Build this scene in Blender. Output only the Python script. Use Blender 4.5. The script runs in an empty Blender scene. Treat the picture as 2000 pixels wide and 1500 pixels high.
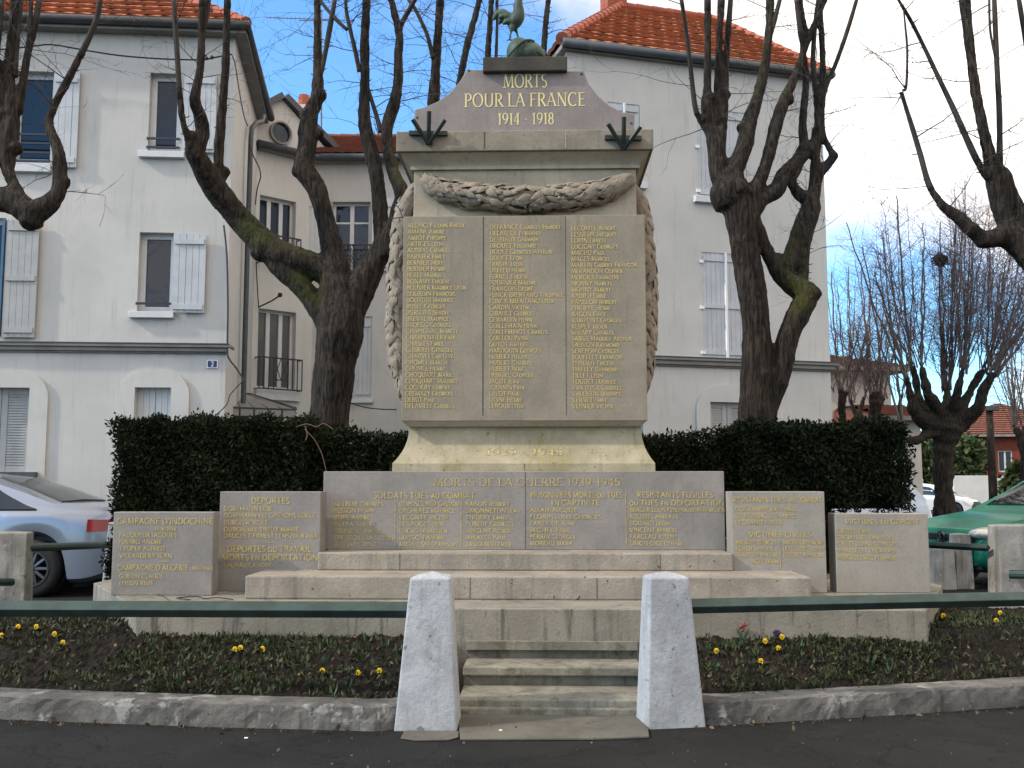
import bpy, math, random, unicodedata
import numpy as np
from math import sin, cos, tan, atan2, sqrt, pi, radians, floor, exp
from mathutils import Vector, Matrix

# ------------------------------------------------------------------ camera, sky, sun, exposure
SC = bpy.context.scene
COL = SC.collection
F = 1944.0; EYE = 1.45; PITCH = radians(5.73); YAW = radians(1.6)
cam_d = bpy.data.cameras.new("camera"); cam = bpy.data.objects.new("camera", cam_d); COL.objects.link(cam)
cam.location = (0, 0, EYE); cam.rotation_euler = (pi / 2 + PITCH, 0, YAW)
cam_d.sensor_width = 36; cam_d.lens = F / 2000 * 36; cam_d.clip_end = 3000
SC.camera = cam
SC.view_settings.view_transform = 'Standard'; SC.view_settings.look = 'None'
SC.view_settings.exposure = 0.45; SC.view_settings.gamma = 1.0

SUN_DIR = Vector((-0.80, -0.27, 0.60)).normalized()      # towards the sun
SUN_EL = math.asin(SUN_DIR.z); SUN_AZ = atan2(SUN_DIR.x, SUN_DIR.y)
sun_d = bpy.data.lights.new("sun", 'SUN'); sun_d.energy = 2.8; sun_d.angle = radians(2.2); sun_d.color = (1, .90, .74)
sun = bpy.data.objects.new("sun", sun_d); COL.objects.link(sun)
sun.rotation_euler = SUN_DIR.to_track_quat('Z', 'Y').to_euler()

W = bpy.data.worlds.new("World"); SC.world = W; W.use_nodes = True
nt = W.node_tree; nt.nodes.clear()
def wn(t, **k):
    n = nt.nodes.new(t)
    for a, b in k.items(): setattr(n, a, b)
    return n
w_out = wn('ShaderNodeOutputWorld'); w_bg = wn('ShaderNodeBackground'); w_bg.inputs[1].default_value = 0.145
w_sky = wn('ShaderNodeTexSky', sky_type='NISHITA', sun_disc=False)
w_sky.sun_elevation = SUN_EL; w_sky.sun_rotation = SUN_AZ; w_sky.altitude = 50; w_sky.ozone_density = 2.2; w_sky.dust_density = .6
w_tc = wn('ShaderNodeTexCoord'); w_sep = wn('ShaderNodeSeparateXYZ')
w_map = wn('ShaderNodeMapping'); w_map.inputs['Scale'].default_value = (1, 1, 1.7); w_map.inputs['Location'].default_value = (2.3, .4, .2)
w_no = wn('ShaderNodeTexNoise'); w_no.inputs['Scale'].default_value = 3.0; w_no.inputs['Detail'].default_value = 7; w_no.inputs['Roughness'].default_value = .52
L = nt.links.new
L(w_tc.outputs['Generated'], w_map.inputs[0]); L(w_map.outputs[0], w_no.inputs['Vector']); L(w_tc.outputs['Generated'], w_sep.inputs[0])
def wmath(op, a, b=None, c=None):
    n = wn('ShaderNodeMath', operation=op)
    for i, v in enumerate((a, b, c)):
        if v is None: continue
        if isinstance(v, (int, float)): n.inputs[i].default_value = v
        else: L(v, n.inputs[i])
    return n.outputs[0]
w_x = wmath('MULTIPLY', w_sep.outputs[0], 0.9)
w_z = wmath('MULTIPLY', w_sep.outputs[2], 1.2)
w_b = wmath('MULTIPLY', wmath('MINIMUM', w_sep.outputs[1], 0.2), -0.35)
w_s = wmath('ADD', wmath('ADD', wmath('ADD', wmath('MULTIPLY', w_no.outputs[0], 1.0), w_x), w_z), w_b)
w_rmp = wn('ShaderNodeMapRange', interpolation_type='SMOOTHSTEP'); w_rmp.inputs[1].default_value = .93; w_rmp.inputs[2].default_value = 1.17
L(w_s, w_rmp.inputs[0])
w_mix = wn('ShaderNodeMix', data_type='RGBA'); w_mix.inputs[7].default_value = (9.9, 9.3, 8.6, 1)
w_n2 = wn('ShaderNodeTexNoise'); w_n2.inputs['Scale'].default_value = 4.2; w_n2.inputs['Detail'].default_value = 6; L(w_map.outputs[0], w_n2.inputs['Vector'])
w_r2 = wn('ShaderNodeMapRange', interpolation_type='SMOOTHSTEP'); w_r2.inputs[1].default_value = .38; w_r2.inputs[2].default_value = .60; L(w_n2.outputs[0], w_r2.inputs[0])
w_cc = wn('ShaderNodeMix', data_type='RGBA'); w_cc.inputs[6].default_value = (6.6, 6.2, 5.9, 1); w_cc.inputs[7].default_value = (11.4, 10.4, 9.2, 1); L(w_r2.outputs[0], w_cc.inputs[0]); L(w_cc.outputs[2], w_mix.inputs[7])
w_tint = wn('ShaderNodeMix', data_type='RGBA', blend_type='MULTIPLY'); w_tint.inputs[0].default_value = 1; w_tint.inputs[7].default_value = (.95, 1.42, 1.75, 1)
L(w_sky.outputs[0], w_tint.inputs[6])
L(w_tint.outputs[2], w_mix.inputs[6]); L(w_rmp.outputs[0], w_mix.inputs[0]); L(w_mix.outputs[2], w_bg.inputs[0]); L(w_bg.outputs[0], w_out.inputs[0])

# ------------------------------------------------------------------ helpers
RND = random.Random(7)
cp_, sp_, cy_, sy_ = cos(PITCH), sin(PITCH), cos(YAW), sin(YAW)
FWD = Vector((-sy_ * cp_, cy_ * cp_, sp_)); RGT = Vector((cy_, sy_, 0)); UPV = Vector((sy_ * sp_, -cy_ * sp_, cp_))
CAM0 = Vector((0, 0, EYE))
def ray(px, py): return FWD + RGT * ((px - 1000) / F) + UPV * ((750 - py) / F)
def aY(px, py, Y):
    d = ray(px, py); return CAM0 + d * (Y / d.y)
def aZ(px, py, z):
    d = ray(px, py); return CAM0 + d * ((z - EYE) / d.z)

def tag(o, label=None, cat=None, group=None, kind=None):
    if label: o['label'] = label
    if cat: o['category'] = cat
    if group: o['group'] = group
    if kind: o['kind'] = kind
    return o
def empty(name, loc=(0, 0, 0), rz=0.0):
    o = bpy.data.objects.new(name, None); COL.objects.link(o); o.location = loc; o.rotation_euler = (0, 0, rz); o.empty_display_size = .1
    return o
def copy_tree(o, parent=None):
    c = o.copy(); COL.objects.link(c); c.parent = parent
    for ch in list(o.children): copy_tree(ch, c)
    return c

class MB:
    def __init__(s): s.v = []; s.f = []; s.m = []; s.mi = 0
    def add(s, vs, fs):
        b = len(s.v); s.v.extend([tuple(p) for p in vs])
        for f in fs: s.f.append([i + b for i in f]); s.m.append(s.mi)
    def quad(s, a, b, c, d): s.add([a, b, c, d], [(0, 1, 2, 3)])
    def box(s, x0, x1, y0, y1, z0, z1):
        s.add([(x0, y0, z0), (x1, y0, z0), (x1, y1, z0), (x0, y1, z0), (x0, y0, z1), (x1, y0, z1), (x1, y1, z1), (x0, y1, z1)],
              [(0, 3, 2, 1), (4, 5, 6, 7), (0, 1, 5, 4), (1, 2, 6, 5), (2, 3, 7, 6), (3, 0, 4, 7)])
    def hull8(s, p):  # 4 bottom, 4 top
        s.add(p, [(0, 3, 2, 1), (4, 5, 6, 7), (0, 1, 5, 4), (1, 2, 6, 5), (2, 3, 7, 6), (3, 0, 4, 7)])
    def prism_y(s, poly, y0, y1):  # poly in (x,z), extruded in y
        n = len(poly)
        vs = [(x, y0, z) for x, z in poly] + [(x, y1, z) for x, z in poly]
        fs = [tuple(range(n)), tuple(range(2 * n - 1, n - 1, -1))]
        for i in range(n): j = (i + 1) % n; fs.append((i, i + n, j + n, j))
        s.add(vs, fs)
    def prism_z(s, poly, z0, z1):
        n = len(poly)
        vs = [(x, y, z0) for x, y in poly] + [(x, y, z1) for x, y in poly]
        fs = [tuple(range(n - 1, -1, -1)), tuple(range(n, 2 * n))]
        for i in range(n): j = (i + 1) % n; fs.append((i, j, j + n, i + n))
        s.add(vs, fs)
    def tube(s, pts, rad, n=8, cap=True, phase=0.0):
        pts = [Vector(p) for p in pts]
        if not hasattr(rad, '__len__'): rad = [rad] * len(pts)
        vs = []; fs = []; prev = None
        for i, p in enumerate(pts):
            t = (pts[min(i + 1, len(pts) - 1)] - pts[max(i - 1, 0)])
            if t.length < 1e-9: t = Vector((0, 0, 1))
            t.normalize()
            if prev is None:
                a = t.cross(Vector((0, 1, 0)))
                if a.length < .1: a = t.cross(Vector((1, 0, 0)))
                a.normalize()
            else:
                a = prev - t * prev.dot(t)
                if a.length < 1e-6: a = t.orthogonal()
                a.normalize()
            prev = a; b = t.cross(a)
            for k in range(n):
                an = 2 * pi * k / n + phase
                vs.append(p + (a * cos(an) + b * sin(an)) * rad[i])
        for i in range(len(pts) - 1):
            for k in range(n):
                k2 = (k + 1) % n
                fs.append((i * n + k, i * n + k2, (i + 1) * n + k2, (i + 1) * n + k))
        if cap:
            fs.append(tuple(range(n - 1, -1, -1))); q = (len(pts) - 1) * n; fs.append(tuple(range(q, q + n)))
        s.add(vs, fs)
    def ball(s, c, rx, ry=None, rz=None, nu=12, nv=8, rough=0, rnd=RND):
        ry = ry or rx; rz = rz or rx; vs = []; fs = []
        for j in range(nv + 1):
            th = pi * j / nv
            for i in range(nu):
                ph = 2 * pi * i / nu; k = 1 + (rnd.random() - .5) * rough
                vs.append((c[0] + rx * k * sin(th) * cos(ph), c[1] + ry * k * sin(th) * sin(ph), c[2] + rz * k * cos(th)))
        for j in range(nv):
            for i in range(nu):
                i2 = (i + 1) % nu; fs.append((j * nu + i, (j + 1) * nu + i, (j + 1) * nu + i2, j * nu + i2))
        s.add(vs, fs)
    def disc_y(s, c, r, y, n=24):
        s.add([(c[0] + r * cos(2 * pi * k / n), y, c[1] + r * sin(2 * pi * k / n)) for k in range(n)], [tuple(range(n))])
    def build(s, name, mats, parent=None, smooth=False, bevel=0, seg=2):
        me = bpy.data.meshes.new(name); me.from_pydata(s.v, [], s.f)
        if not isinstance(mats, (list, tuple)): mats = [mats]
        for m in mats: me.materials.append(m)
        if len(mats) > 1: me.polygons.foreach_set('material_index', s.m)
        if smooth: me.polygons.foreach_set('use_smooth', [True] * len(me.polygons))
        me.validate(); me.update()
        o = bpy.data.objects.new(name, me); COL.objects.link(o); o.parent = parent
        if bevel:
            b = o.modifiers.new('bevel', 'BEVEL'); b.width = bevel; b.segments = seg; b.limit_method = 'ANGLE'; b.angle_limit = radians(35)
        return o

def catmull(pts, sub=4):
    P = [np.array(p, float) for p in pts]
    if len(P) < 3: sub = max(sub, 2)
    out = []
    for i in range(len(P) - 1):
        p0 = P[max(i - 1, 0)]; p1 = P[i]; p2 = P[i + 1]; p3 = P[min(i + 2, len(P) - 1)]
        for k in range(sub):
            t = k / sub
            out.append(.5 * ((2 * p1) + (-p0 + p2) * t + (2 * p0 - 5 * p1 + 4 * p2 - p3) * t * t + (-p0 + 3 * p1 - 3 * p2 + p3) * t ** 3))
    out.append(P[-1]); return out

# ------------------------------------------------------------------ materials
MATS = {}
def nodemat(name, rough=.8, spec=.3, metal=0.0):
    m = bpy.data.materials.new(name); m.use_nodes = True; t = m.node_tree; t.nodes.clear()
    o = t.nodes.new('ShaderNodeOutputMaterial'); b = t.nodes.new('ShaderNodeBsdfPrincipled'); t.links.new(b.outputs[0], o.inputs[0])
    b.inputs['Roughness'].default_value = rough; b.inputs['Specular IOR Level'].default_value = spec; b.inputs['Metallic'].default_value = metal
    return m, t, b
def noise(t, scale, detail=5, rough=.6, mapscale=None, coord='Object', dist=0):
    tc = t.nodes.new('ShaderNodeTexCoord'); n = t.nodes.new('ShaderNodeTexNoise')
    n.inputs['Scale'].default_value = scale; n.inputs['Detail'].default_value = detail; n.inputs['Roughness'].default_value = rough; n.inputs['Distortion'].default_value = dist
    src = tc.outputs[coord]
    if mapscale:
        mp = t.nodes.new('ShaderNodeMapping'); mp.inputs['Scale'].default_value = mapscale; t.links.new(src, mp.inputs[0]); src = mp.outputs[0]
    t.links.new(src, n.inputs['Vector']); return n.outputs[0]
def ramp(t, src, lo, hi):
    r = t.nodes.new('ShaderNodeMapRange'); r.inputs[1].default_value = lo; r.inputs[2].default_value = hi; r.interpolation_type = 'SMOOTHSTEP'
    t.links.new(src, r.inputs[0]); return r.outputs[0]
def mixc(t, fac, a, b, blend='MIX'):
    m = t.nodes.new('ShaderNodeMix'); m.data_type = 'RGBA'; m.blend_type = blend
    for i, v in ((0, fac), (6, a), (7, b)):
        if isinstance(v, (int, float)): m.inputs[i].default_value = v
        elif isinstance(v, tuple): m.inputs[i].default_value = (*v, 1)
        else: t.links.new(v, m.inputs[i])
    return m.outputs[2]
def bump(t, b, src, strength, dist=.01):
    n = t.nodes.new('ShaderNodeBump'); n.inputs['Strength'].default_value = strength; n.inputs['Distance'].default_value = dist
    t.links.new(src, n.inputs['Height']); t.links.new(n.outputs[0], b.inputs['Normal'])
def mul(t, a, b):
    m = t.nodes.new('ShaderNodeMath'); m.operation = 'MULTIPLY'
    for i, v in enumerate((a, b)):
        if isinstance(v, (int, float)): m.inputs[i].default_value = v
        else: t.links.new(v, m.inputs[i])
    return m.outputs[0]
def simple(name, c, rough=.6, spec=.4, metal=0.0, var=.12, vs=6, coat=0):
    m, t, b = nodemat(name, rough, spec, metal)
    c2 = tuple(x * (1 - var) for x in c)
    t.links.new(mixc(t, ramp(t, noise(t, vs), .35, .65), c, c2), b.inputs['Base Color'])
    if coat: b.inputs['Coat Weight'].default_value = coat; b.inputs['Coat Roughness'].default_value = .05
    return m
def stone(name, c1, c2, scale=3, bmp=.3, streak=None, pits=0.0, fine=60, rough=.85, blot=None, blot_lo=.55, blot_hi=.7, blot_scale=2.2, grain=.18):
    m, t, b = nodemat(name, rough, .25)
    col = mixc(t, ramp(t, noise(t, scale, 6), .32, .68), c1, c2)
    col = mixc(t, mul(t, ramp(t, noise(t, fine, 3), .4, .75), grain), col, tuple(x * .35 for x in c2))
    if streak:
        s = ramp(t, noise(t, 3.0, 5, .65, (4.5, 4.5, .35)), .52, .72)
        col = mixc(t, mul(t, s, streak[1]), col, streak[0])
    if blot:
        col = mixc(t, mul(t, ramp(t, noise(t, blot_scale, 8, .7, dist=.6), blot_lo, blot_hi), blot[1]), col, blot[0])
    h = noise(t, fine * .6, 6, .7)
    if pits:
        v = ramp(t, noise(t, 16, 3, .55), .66, .71)
        col = mixc(t, mul(t, v, pits), col, tuple(x * .18 for x in c2))
    t.links.new(col, b.inputs['Base Color']); bump(t, b, h, bmp, .012)
    return m

M = {}
M['limestone'] = stone('limestone', (.40, .345, .265), (.30, .26, .20), 2.2, .3, ((.16, .145, .11), .45), .25, blot=((.24, .20, .10), .5))
M['limestone_flare'] = stone('mossy limestone', (.38, .33, .235), (.27, .235, .15), 2.5, .35, ((.14, .13, .08), .5), .5, blot=((.20, .18, .06), .7), blot_lo=.48)
M['cornice_stone'] = stone('weathered cornice stone', (.27, .235, .185), (.18, .16, .125), 3, .4, ((.10, .09, .075), .6), .3)
M['tablet'] = stone('brown grey marble', (.258, .220, .168), (.20, .172, .133), 2.4, .12, ((.14, .125, .10), .45), .12, 40, .55, blot=((.185, .168, .145), .75), blot_scale=1.6)
M['slab'] = stone('grey marble', (0.245, 0.221, 0.201), (0.190, 0.173, 0.160), 2.6, .12, ((0.150, 0.136, 0.126), .3), .06, 45, .5, blot=((0.272, 0.241, 0.211), .6), blot_scale=1.5)
M['slab_pale'] = stone('pale grey marble', (0.287, 0.256, 0.220), (0.231, 0.210, 0.185), 2.6, .12, ((0.182, 0.168, 0.147), .3), .1, 45, .55, blot=((0.315, 0.269, 0.220), .6), blot_scale=1.5)
M['pediment'] = stone('pink grey marble', (0.240, 0.206, 0.195), (0.188, 0.161, 0.154), 3, .12, ((0.143, 0.128, 0.120), .3), .12, 40, .5)
M['dark_cap'] = stone('dark slate stone', (.07, .062, .05), (.045, .04, .034), 4, .3)
M['step_stone'] = stone('pitted step stone', (0.302, 0.263, 0.216), (0.216, 0.187, 0.155), 3, .6, ((0.122, 0.112, 0.094), .6), .9, blot=((0.360, 0.317, 0.266), .5))
M['plinth'] = stone('stained plinth stone', (0.2475, 0.2250, 0.1845), (0.1755, 0.1602, 0.1305), 2.6, .5, ((0.0585, 0.0558, 0.0495), .85), .35, blot=((0.1170, 0.1125, 0.0945), .45), blot_scale=3)
M['entry_step'] = stone('mossy entry step', (.25, .235, .19), (.15, .14, .115), 4, .6, ((.07, .067, .055), .7), .5, blot=((.085, .08, .05), .75), blot_scale=4.5, blot_lo=.5, blot_hi=.62)  # real moss, its dark tones also put the shade over the steps into the colour
M['kerb'] = stone('weathered kerb concrete', (0.1568, 0.1478, 0.1344), (0.0728, 0.0672, 0.0638), 3.6, .9, ((0.0403, 0.0381, 0.0358), .75), .6, 40, blot=((0.3360, 0.3304, 0.3192), .6), blot_scale=3.4, blot_lo=.54, blot_hi=.62)
M['white_post'] = stone('whitewashed concrete', (.385, .395, .415), (.29, .295, .31), 5, .6, ((.19, .19, .185), .5), .6, 50, blot=((.20, .195, .18), .55), blot_scale=4.5, blot_lo=.56, blot_hi=.72)
M['old_post'] = stone('worn concrete post', (.30, .29, .27), (.17, .16, .145), 4, .6, ((.09, .085, .075), .7), .5, 45, blot=((.46, .46, .44), .7), blot_scale=3.5)
M['plaster'] = stone('white plaster', (.52, .508, .49), (.455, .447, .435), .9, .12, ((.33, .32, .31), .4), 0, 90, .9, blot=((.41, .40, .385), .45), blot_scale=.8, grain=.05)
M['plaster_cream'] = stone('cream plaster', (.58, .568, .545), (.51, .50, .48), .9, .12, ((.38, .37, .355), .3), 0, 90, .9, grain=.05)  # the wall's own cream colour, for the canted bay and farther walls
M['moulding'] = stone('grey moulding', (.24, .23, .215), (.18, .175, .165), 3, .15)
M['zinc'] = simple('zinc', (.06, .068, .078), .5, .4, 0, .25)
M['white_paint'] = simple('white paint', (.56, .575, .60), .5, .4, 0, .08)
M['shutter'] = simple('pale blue grey shutter paint', (.455, .475, .51), .55, .35, 0, .12, 4)
M['shutter_grey'] = simple('grey shutter paint', (.36, .365, .365), .6, .35, 0, .12, 4)
M['blue_edge'] = simple('blue paint', (.05, .12, .21), .5)
M['iron'] = simple('dark blue iron', (.022, .026, .04), .5, .5, .2)
M['green_iron'] = simple('dark green painted iron', (0.0084, 0.0210, 0.0168), .45, .5, 0, .3)
M['rail_green'] = simple('green painted rail', (.025, .05, .042), .42, .4, 0, .35, 9)
M['gold'], _t, _b = nodemat('worn gold lettering', .45, .5, .25)
_t.links.new(mixc(_t, ramp(_t, noise(_t, 38, 3), .42, .62), (.50, .37, .12), (.34, .26, .12)), _b.inputs['Base Color'])
M['gold_title'] = simple('bright gold lettering', (.66, .55, .25), .4, .5, .2, .15)
M['gold_worn'], _t, _b = nodemat('rubbed gold lettering', .5, .5, .2)
_t.links.new(mixc(_t, ramp(_t, noise(_t, 22, 3), .44, .58), (.52, .39, .13), (.235, .20, .15)), _b.inputs['Base Color'])
M['carved'] = stone('carved stone', (0.2880, 0.2400, 0.1880), (0.1840, 0.1560, 0.1240), 7, .3, None, .3, blot=((0.1040, 0.0960, 0.0880), .6), blot_scale=5)
M['bronze'] = stone('green bronze', (0.0620, 0.0930, 0.0651), (0.0310, 0.0465, 0.0372), 9, .25, None, 0, 50, .55, blot=((0.0992, 0.1488, 0.1116), .6), blot_scale=6)
M['bark'], _t, _b = nodemat('bark', .9, .2)
_rg = noise(_t, 30, 5, .6, (1, 1, .14), dist=.8)
_c = mixc(_t, ramp(_t, _rg, .38, .64), (.011, .0085, .007), (.052, .040, .032))
_c = mixc(_t, mul(_t, ramp(_t, noise(_t, 5, 6, .65), .45, .7), .6), _c, (.019, .017, .015))
_g = _t.nodes.new('ShaderNodeNewGeometry'); _s = _t.nodes.new('ShaderNodeSeparateXYZ'); _t.links.new(_g.outputs['Normal'], _s.inputs[0])
_mm = mul(_t, ramp(_t, _s.outputs[2], -.1, .7), ramp(_t, noise(_t, 1.3, 3), .52, .64))
_tc = _t.nodes.new('ShaderNodeTexCoord')
def _patch(p, r):
    v = _t.nodes.new('ShaderNodeVectorMath'); v.operation = 'DISTANCE'; _t.links.new(_tc.outputs['Object'], v.inputs[0]); v.inputs[1].default_value = p
    m = _t.nodes.new('ShaderNodeMath'); m.operation = 'MULTIPLY_ADD'; _t.links.new(noise(_t, 7, 4), m.inputs[0]); m.inputs[1].default_value = .35; _t.links.new(v.outputs['Value'], m.inputs[2])
    k = _t.nodes.new('ShaderNodeMapRange'); k.inputs[1].default_value = r * .6 + .17; k.inputs[2].default_value = r + .17; k.inputs[3].default_value = 1; k.inputs[4].default_value = 0; _t.links.new(m.outputs[0], k.inputs[0]); return k.outputs[0]
_fz = ramp(_t, noise(_t, 28, 4, .7), .38, .60)
_c = mixc(_t, mul(_t, mul(_t, _patch(tuple(aY(1552, 565, 11.05)), .34), _fz), .9), _c, (.05, .06, .006))
_c = mixc(_t, mul(_t, mul(_t, _patch(tuple(aY(500, 440, 11.0)), .32), _fz), .9), _c, (.036, .044, .008))
_c = mixc(_t, mul(_t, mul(_t, _patch(tuple(aY(595, 560, 11.0)), .28), _fz), .8), _c, (.036, .044, .008))
_t.links.new(mixc(_t, mul(_t, _mm, .6), _c, (.045, .052, .010)), _b.inputs['Base Color']); bump(_t, _b, _rg, 1.0, .05)
M['bark_light'] = stone('smooth shoot bark', (0.0496, 0.0416, 0.0368), (0.0256, 0.0216, 0.0192), 6, .4)
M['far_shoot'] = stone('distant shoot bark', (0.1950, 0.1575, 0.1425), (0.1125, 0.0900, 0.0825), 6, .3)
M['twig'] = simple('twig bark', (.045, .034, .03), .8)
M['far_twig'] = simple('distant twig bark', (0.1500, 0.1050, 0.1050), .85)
M['tile'] = None
def tile_mat(name, a, b2, c):
    m, t, b = nodemat(name, .8, .3)
    tc = t.nodes.new('ShaderNodeUVMap')
    fl = t.nodes.new('ShaderNodeVectorMath'); fl.operation = 'FLOOR'; t.links.new(tc.outputs[0], fl.inputs[0])
    w = t.nodes.new('ShaderNodeTexWhiteNoise'); w.noise_dimensions = '2D'; t.links.new(fl.outputs[0], w.inputs['Vector'])
    col = mixc(t, w.outputs[0], a, b2)
    col = mixc(t, mul(t, ramp(t, noise(t, 4, 6, .7), .5, .72), .6), col, c)
    t.links.new(col, b.inputs['Base Color']); bump(t, b, noise(t, 40), .2)
    return m
M['tile'] = tile_mat('orange clay tile', (.38, .125, .055), (.27, .088, .042), (.12, .055, .034))
M['tile_red'] = tile_mat('old red clay tile', (.19, .065, .04), (.14, .05, .034), (.07, .04, .03))
M['tile_brown'] = tile_mat('brown clay tile', (.15, .07, .05), (.11, .055, .04), (.07, .04, .035))
M['clay_dark'] = simple('roof underlay', (.05, .025, .018), .9)
M['clay'] = simple('ridge clay', (.36, .10, .06), .8, .3, 0, .3)
M['brick'] = stone('red brick', (.20, .048, .026), (.14, .035, .02), 5, .3)
M['glass'], _t, _b = nodemat('window glass', .02, .42); _b.inputs['Base Color'].default_value = (.010, .018, .034, 1); bump(_t, _b, noise(_t, 3.5, 2), .25, .02)  # blue base tint stands in for reflected sky
M['glass_grey'], _t, _b = nodemat('curtained glass', .12, .5); _b.inputs['Base Color'].default_value = (.10, .095, .09, 1)
M['car_glass'], _t, _b = nodemat('car glass', .03, .6); _b.inputs['Base Color'].default_value = (.01, .011, .014, 1)
M['canopy_glass'] = simple('dusty canopy glass', (.20, .205, .19), .3, .4)
M['hedge'], _t, _b = nodemat('yew leaves', .7, .12)
_o = _t.nodes.new('ShaderNodeNewGeometry')
_t.links.new(mixc(_t, _o.outputs['Random Per Island'], (.004, .008, .003), (.020, .026, .009)), _b.inputs['Base Color'])
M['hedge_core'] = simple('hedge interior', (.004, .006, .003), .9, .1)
M['evergreen'], _t, _b = nodemat('evergreen leaves', .6, .25)
_o = _t.nodes.new('ShaderNodeNewGeometry')
_t.links.new(mixc(_t, _o.outputs['Random Per Island'], (.02, .04, .012), (.06, .075, .025)), _b.inputs['Base Color'])
M['soil'] = stone('dark soil', (.016, .0115, .008), (.006, .0045, .0035), 14, 1.0, None, 0, 60, .95)
M['asphalt'], _t, _b = nodemat('dark asphalt', .9, .25)
_c = mixc(_t, ramp(_t, noise(_t, 1.1, 6, .65), .36, .66), (.0075, .0072, .007), (.0165, .0155, .0148))
_c = mixc(_t, mul(_t, ramp(_t, noise(_t, 120, 2, .6), .52, .72), .55), _c, (.045, .042, .039))
_k = _t.nodes.new('ShaderNodeMath'); _k.operation = 'SUBTRACT'; _t.links.new(noise(_t, .9, 7, .62, dist=.5), _k.inputs[0]); _k.inputs[1].default_value = .5
_k2 = _t.nodes.new('ShaderNodeMath'); _k2.operation = 'ABSOLUTE'; _t.links.new(_k.outputs[0], _k2.inputs[0])
_k3 = _t.nodes.new('ShaderNodeMapRange'); _k3.inputs[1].default_value = .001; _k3.inputs[2].default_value = .007; _k3.inputs[3].default_value = .9; _k3.inputs[4].default_value = 0; _t.links.new(_k2.outputs[0], _k3.inputs[0])
_t.links.new(mixc(_t, _k3.outputs[0], _c, (.002, .002, .002)), _b.inputs['Base Color']); bump(_t, _b, noise(_t, 90, 5, .7), .9, .02)
M['concrete'] = stone('worn concrete', (0.1240, 0.1147, 0.0961), (0.0806, 0.0744, 0.0620), 3, .4, None, .3)
M['ground_leaf'], _t, _b = nodemat('bed leaves', .65, .25)
_o = _t.nodes.new('ShaderNodeNewGeometry')
_t.links.new(mixc(_t, _o.outputs['Random Per Island'], (.010, .016, .005), (.050, .058, .022)), _b.inputs['Base Color'])
M['dead_leaf'], _t, _b = nodemat('dead leaf scraps', .8, .25)
_o = _t.nodes.new('ShaderNodeNewGeometry')
_t.links.new(mixc(_t, _o.outputs['Random Per Island'], (.03, .016, .01), (.15, .10, .06)), _b.inputs['Base Color'])
M['yellow'] = simple('yellow petals', (.75, .48, .01), .6, .3, 0, .2, 60)
M['petal_dark'] = simple('dark petal centre', (.05, .012, .01), .6)
M['purple'] = simple('purple petals', (.06, .015, .09), .6)
M['pink'] = simple('pink flower', (.20, .05, .05), .6)
M['tulip'] = simple('tulip leaf', (.05, .11, .05), .5, .3, 0, .3)
M['paper'] = simple('paper', (.75, .75, .72), .8)
M['silver'] = simple('silver car paint', (0.1944, 0.2160, 0.2664), .28, .5, .35, .03, 1, .8)
M['green_car'] = simple('green car paint', (.002, .115, .07), .35, .25, 0, .03, 1, .12)
M['white_car'] = simple('white car paint', (.52, .53, .56), .3, .5, 0, .03, 1, .8)
M['pale_car'] = simple('pale blue car paint', (.30, .36, .46), .3, .5, .1, .03, 1, .8)
M['tyre'] = simple('tyre rubber', (.012, .012, .013), .8)
M['rim'] = simple('alloy rim', (0.0640, 0.0660, 0.0700), .35, .5, .8)  # lowered tone puts the shade around the wheels into the colour
M['rubber'] = simple('black trim', (.012, .012, .013), .5)
M['red_lamp'] = simple('red tail lamp', (0.2100, 0.0056, 0.0084), .15, .6)
M['clear_lamp'] = simple('clear headlamp', (.52, .50, .46), .12, .6, .3)
M['plate'] = simple('number plate', (.65, .65, .62), .5)
M['sign_blue'] = simple('enamel blue', (.012, .022, .13), .3, .5)
M['sign_white'] = simple('enamel white', (.8, .8, .82), .35)
M['wire'] = simple('black cable', (.015, .015, .017), .6)
M['metal_grey'] = simple('aerial metal', (.16, .16, .17), .5, .5, .5)

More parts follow.
